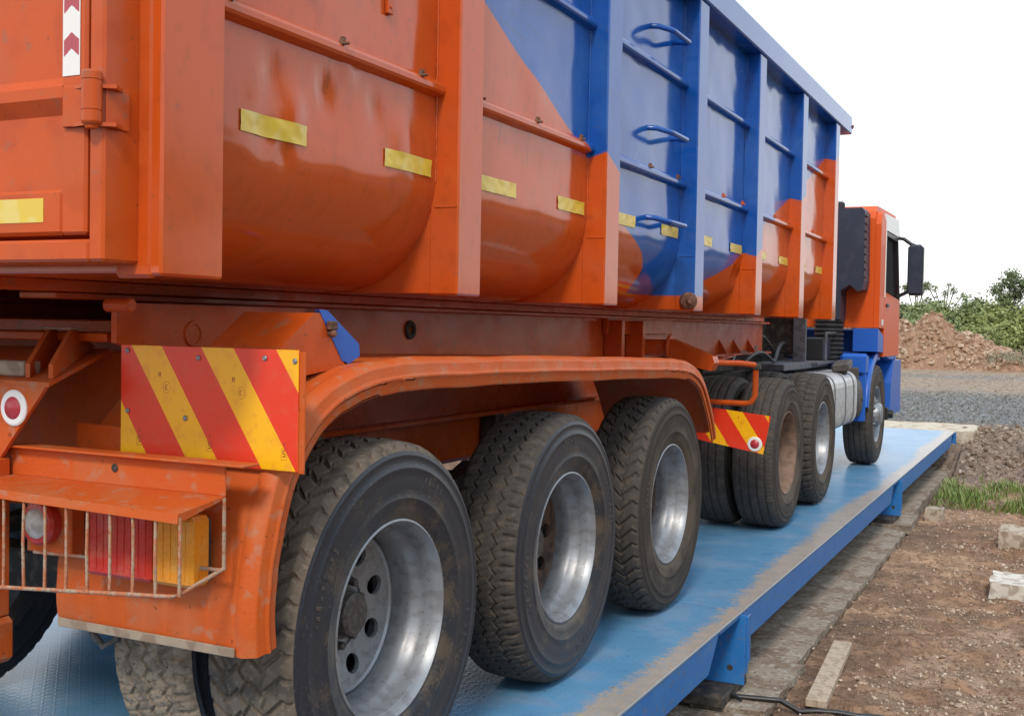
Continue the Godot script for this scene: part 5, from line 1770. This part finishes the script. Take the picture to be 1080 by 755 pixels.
# lumps: [centre, radius]; leaves are small faces spread through their volume, denser towards the outside
func crown(lumps: Array, count: int, size: float, ca: Color, cb: Color, sd: int) -> ArrayMesh:
	var r := RandomNumberGenerator.new()
	r.seed = sd
	var mb := MB.new()
	var total := 0.0
	for l in lumps: total += l[1] ** 2
	for l in lumps:
		var c: Vector3 = l[0]
		var nl := int(count * l[1] ** 2 / total)
		var tint: float = r.randf()
		for k in nl:
			var d := Vector3(r.randfn(), r.randfn(), r.randfn()).normalized()
			var rad: float = l[1] * (1.0 - 0.55 * r.randf() ** 2) * (0.85 + 0.3 * sin(d.x * 5.0 + d.z * 4.0 + d.y * 6.0 + sd))
			var p := c + d * rad * Vector3(1, 0.85, 1)
			var nn := (d + Vector3(r.randfn(), r.randfn(), r.randfn()) * 0.6).normalized()
			var t := nn.cross(Vector3(r.randfn(), r.randfn(), r.randfn())).normalized()
			var b := nn.cross(t)
			var s := size * r.randf_range(0.6, 1.3)
			mb.col = ca.lerp(cb, clampf(tint * 0.6 + r.randf() * 0.5, 0.0, 1.0))
			mb.quad(p - t * s, p + b * s * 0.45, p + t * s, p - b * s * 0.45, nn)
	var me := mb.into(ArrayMesh.new())
	me.surface_set_material(0, M.leaf)
	return me

func build_thicket() -> void:
	var lm := mat("leaf", Color.WHITE, 0.6, {"vc": true})
	lm.backlight_enabled = true
	lm.backlight = Color(0.10, 0.13, 0.02)
	mat("bark", Color.WHITE, 0.9, {"tex": blend_tex(128, Color(0.11, 0.08, 0.06), [[Color(0.05, 0.04, 0.03), 6.0, 4, 300, 0.4, 0.7, 0.8]]), "scale": 2.0})
	var kinds := [
		[Color(0.15, 0.19, 0.05), Color(0.29, 0.31, 0.10), "dense yellow-green bush in the thicket behind the rubble heap"],
		[Color(0.12, 0.16, 0.055), Color(0.23, 0.265, 0.11), "dense mid-green bush in the thicket behind the rubble heap"],
		[Color(0.22, 0.215, 0.13), Color(0.36, 0.34, 0.24), "thin grey-green dry bush beside the rubble heap"]]
	var proto := []
	for k in 3:
		for v in 2:
			var lumps := []
			var r := RandomNumberGenerator.new()
			r.seed = 500 + k * 10 + v
			for i in 15: lumps.append([Vector3(r.randf_range(-1.2, 1.2), r.randf_range(0.25, 1.5 - 0.3 * absf(r.randfn())), r.randf_range(-0.9, 0.9)), r.randf_range(0.36, 0.64)])
			var st := MB.new()
			for i in 6:
				var a := TAU * i / 6.0 + r.randf()
				var tip := Vector3(cos(a) * 0.8, r.randf_range(0.9, 1.5), sin(a) * 0.7)
				st.tube([Vector3(cos(a) * 0.08, -0.05, sin(a) * 0.08), tip * 0.5 + Vector3(0, 0.08, 0), tip], 0.025, 5, false)
			var sm := st.into(ArrayMesh.new())
			sm.surface_set_material(0, M.bark)
			proto.append([crown(lumps, 9000 if k < 2 else 2600, 0.058 if k < 2 else 0.042, kinds[k][0], kinds[k][1], 600 + k * 10 + v), sm])
	var put := func(kind: int, x: float, z: float, s: float, h: float, label: String, group: String) -> void:
		var o := thing("bush", Vector3(x, gy(x, z), z), label, "bush", group)
		var pr: Array = proto[kind * 2 + rng.randi() % 2]
		for q in 2:
			var n := MeshInstance3D.new()
			n.name = ["foliage", "stems"][q]
			n.mesh = pr[q]
			n.basis = Basis(Vector3.UP, rng.randf() * TAU).scaled(Vector3(s, h, s))
			o.add_child(n)
	for k in 34:
		var row := k % 3
		var x := -13.0 + 0.48 * k + rng.randf_range(-0.5, 0.5)
		var z: float = [-57.5, -62.0, -68.0][row] + rng.randf_range(-1.2, 1.2)
		var hs: float = [1.15, 1.7, 1.85][row] * rng.randf_range(0.85, 1.12)
		var kd := 0 if (x > -3.6 and row < 2) or rng.randf() < 0.3 else 1
		put.call(kd, x, z, hs * 1.15, hs, kinds[kd][2], "bushes behind the rubble heap")
	for k in 9:
		put.call(1, 13.5 + 2.5 * rng.randf(), -15.0 + 2.6 * k, 3.0 + 0.6 * rng.randf(), 2.6 + 0.7 * rng.randf(), "tall dense bush in the hedge beside the weighbridge site", "hedge beside the weighbridge site")
	for q in [[-0.75, -48.6, 0.55], [0.1, -49.2, 0.6], [-1.3, -53.8, 0.75], [0.9, -50.5, 0.6], [-2.1, -54.8, 1.0]]:
		put.call(2, q[0], q[1], q[2] * 1.2, q[2], kinds[2][2], "dry bushes beside the rubble heap")
	# trees
	var specs := [
		[Vector3(-1.15, 0, -66.0), 4.7, "broad_tree", "round-crowned dark green tree rising above the thicket", [[Vector3(0, 4.05, 0), 0.66], [Vector3(0.75, 4.0, 0.1), 0.55], [Vector3(-0.6, 3.65, 0.2), 0.5], [Vector3(0.4, 3.45, -0.3), 0.55], [Vector3(1.15, 3.4, 0.2), 0.5], [Vector3(0.1, 4.45, 0), 0.42], [Vector3(-0.2, 3.2, 0.3), 0.45]], 3400, 0.075],
		[Vector3(-4.55, 0, -68.0), 3.9, "flat_topped_tree", "sparse flat-topped thorn tree against the sky", [[Vector3(-0.55, 3.75, 0), 0.30], [Vector3(0.5, 3.6, 0.2), 0.34], [Vector3(0.0, 3.45, 0.0), 0.30], [Vector3(0.95, 3.35, 0), 0.26], [Vector3(-0.95, 3.95, 0.1), 0.2], [Vector3(0.2, 3.9, 0), 0.2]], 520, 0.06],
		[Vector3(-6.0, 0, -67.0), 4.1, "slender_tree", "small airy tree beneath the lorry mirror", [[Vector3(0, 3.95, 0), 0.45], [Vector3(0.5, 3.8, 0.1), 0.38], [Vector3(-0.45, 3.75, 0), 0.38], [Vector3(0.15, 3.5, 0.2), 0.35]], 1100, 0.07]]
	for s in specs:
		var at: Vector3 = s[0]
		at.y = gy(at.x, at.z) - 0.02
		var o := thing(s[2], at, s[3], "tree")
		var t := MB.new()
		var top := Vector3(0.05, s[1] * 0.62, 0.0)
		var seg := []
		for k in 7: seg.append(Vector3(0.06 * sin(k * 1.3), top.y * k / 6.0 - 0.1, 0.05 * cos(k * 1.7)))
		for k in 6: t.tube([seg[k], seg[k + 1]], lerpf(0.13, 0.07, k / 5.0), 8, false)
		for l in s[4]: t.tube([seg[4], (seg[5] + l[0]) / 2 + Vector3(0, 0.05, 0), l[0]], 0.028, 6, false)
		var tm := MeshInstance3D.new()
		tm.name = "trunk"
		tm.mesh = t.into(ArrayMesh.new())
		tm.mesh.surface_set_material(0, M.bark)
		o.add_child(tm)
		var cm := MeshInstance3D.new()
		cm.name = "crown"
		cm.mesh = crown(s[4], s[5], s[6], Color(0.06, 0.095, 0.03), Color(0.13, 0.165, 0.06), 700 + int(s[1] * 10))
		o.add_child(cm)

func _ready() -> void:
	rng.seed = 20240
	setup()
	materials()
	build_ground()
	build_weighbridge()
	build_container()
	build_trailer()
	build_tractor()
	build_site()

func setup() -> void:
	var cam := Camera3D.new()
	cam.name = "camera"
	add_child(cam)
	cam.position = Vector3(1.7644, 1.4282, 0)
	cam.basis = Basis(Vector3.UP, deg_to_rad(26.09)) * Basis(Vector3.RIGHT, deg_to_rad(-1.656)) * Basis(Vector3(0, 0, 1), deg_to_rad(1.058))
	cam.fov = 2.0 * rad_to_deg(atan(377.5 / 1199.03))
	cam.near = 0.05
	cam.far = 2000.0
	cam.current = true
	var e := Environment.new()
	e.background_mode = Environment.BG_SKY
	var s := ProceduralSkyMaterial.new()
	s.sky_top_color = lin(0.72, 0.86, 1.0)
	s.sky_horizon_color = lin(1.0, 0.985, 0.955)
	s.sky_curve = 0.25
	s.sky_energy_multiplier = 1.0
	s.ground_bottom_color = lin(0.16, 0.13, 0.10)
	s.ground_horizon_color = lin(0.30, 0.27, 0.24)
	s.sun_angle_max = 1.0
	e.sky = Sky.new()
	e.sky.sky_material = s
	e.tonemap_mode = Environment.TONE_MAPPER_LINEAR
	e.tonemap_exposure = 1.46
	e.sdfgi_enabled = true
	e.ssao_enabled = true
	e.ssil_enabled = true
	var we := WorldEnvironment.new()
	we.name = "surroundings"
	we.environment = e
	add_child(we)
	var sun := DirectionalLight3D.new()
	sun.name = "sun"
	sun.light_energy = 0.5
	sun.light_angular_distance = 11.0
	sun.light_color = Color(1.0, 0.96, 0.90)
	sun.shadow_enabled = true
	add_child(sun)
	sun.look_at_from_position(Vector3(2.5, 8, 8), Vector3(0, 0, 0))
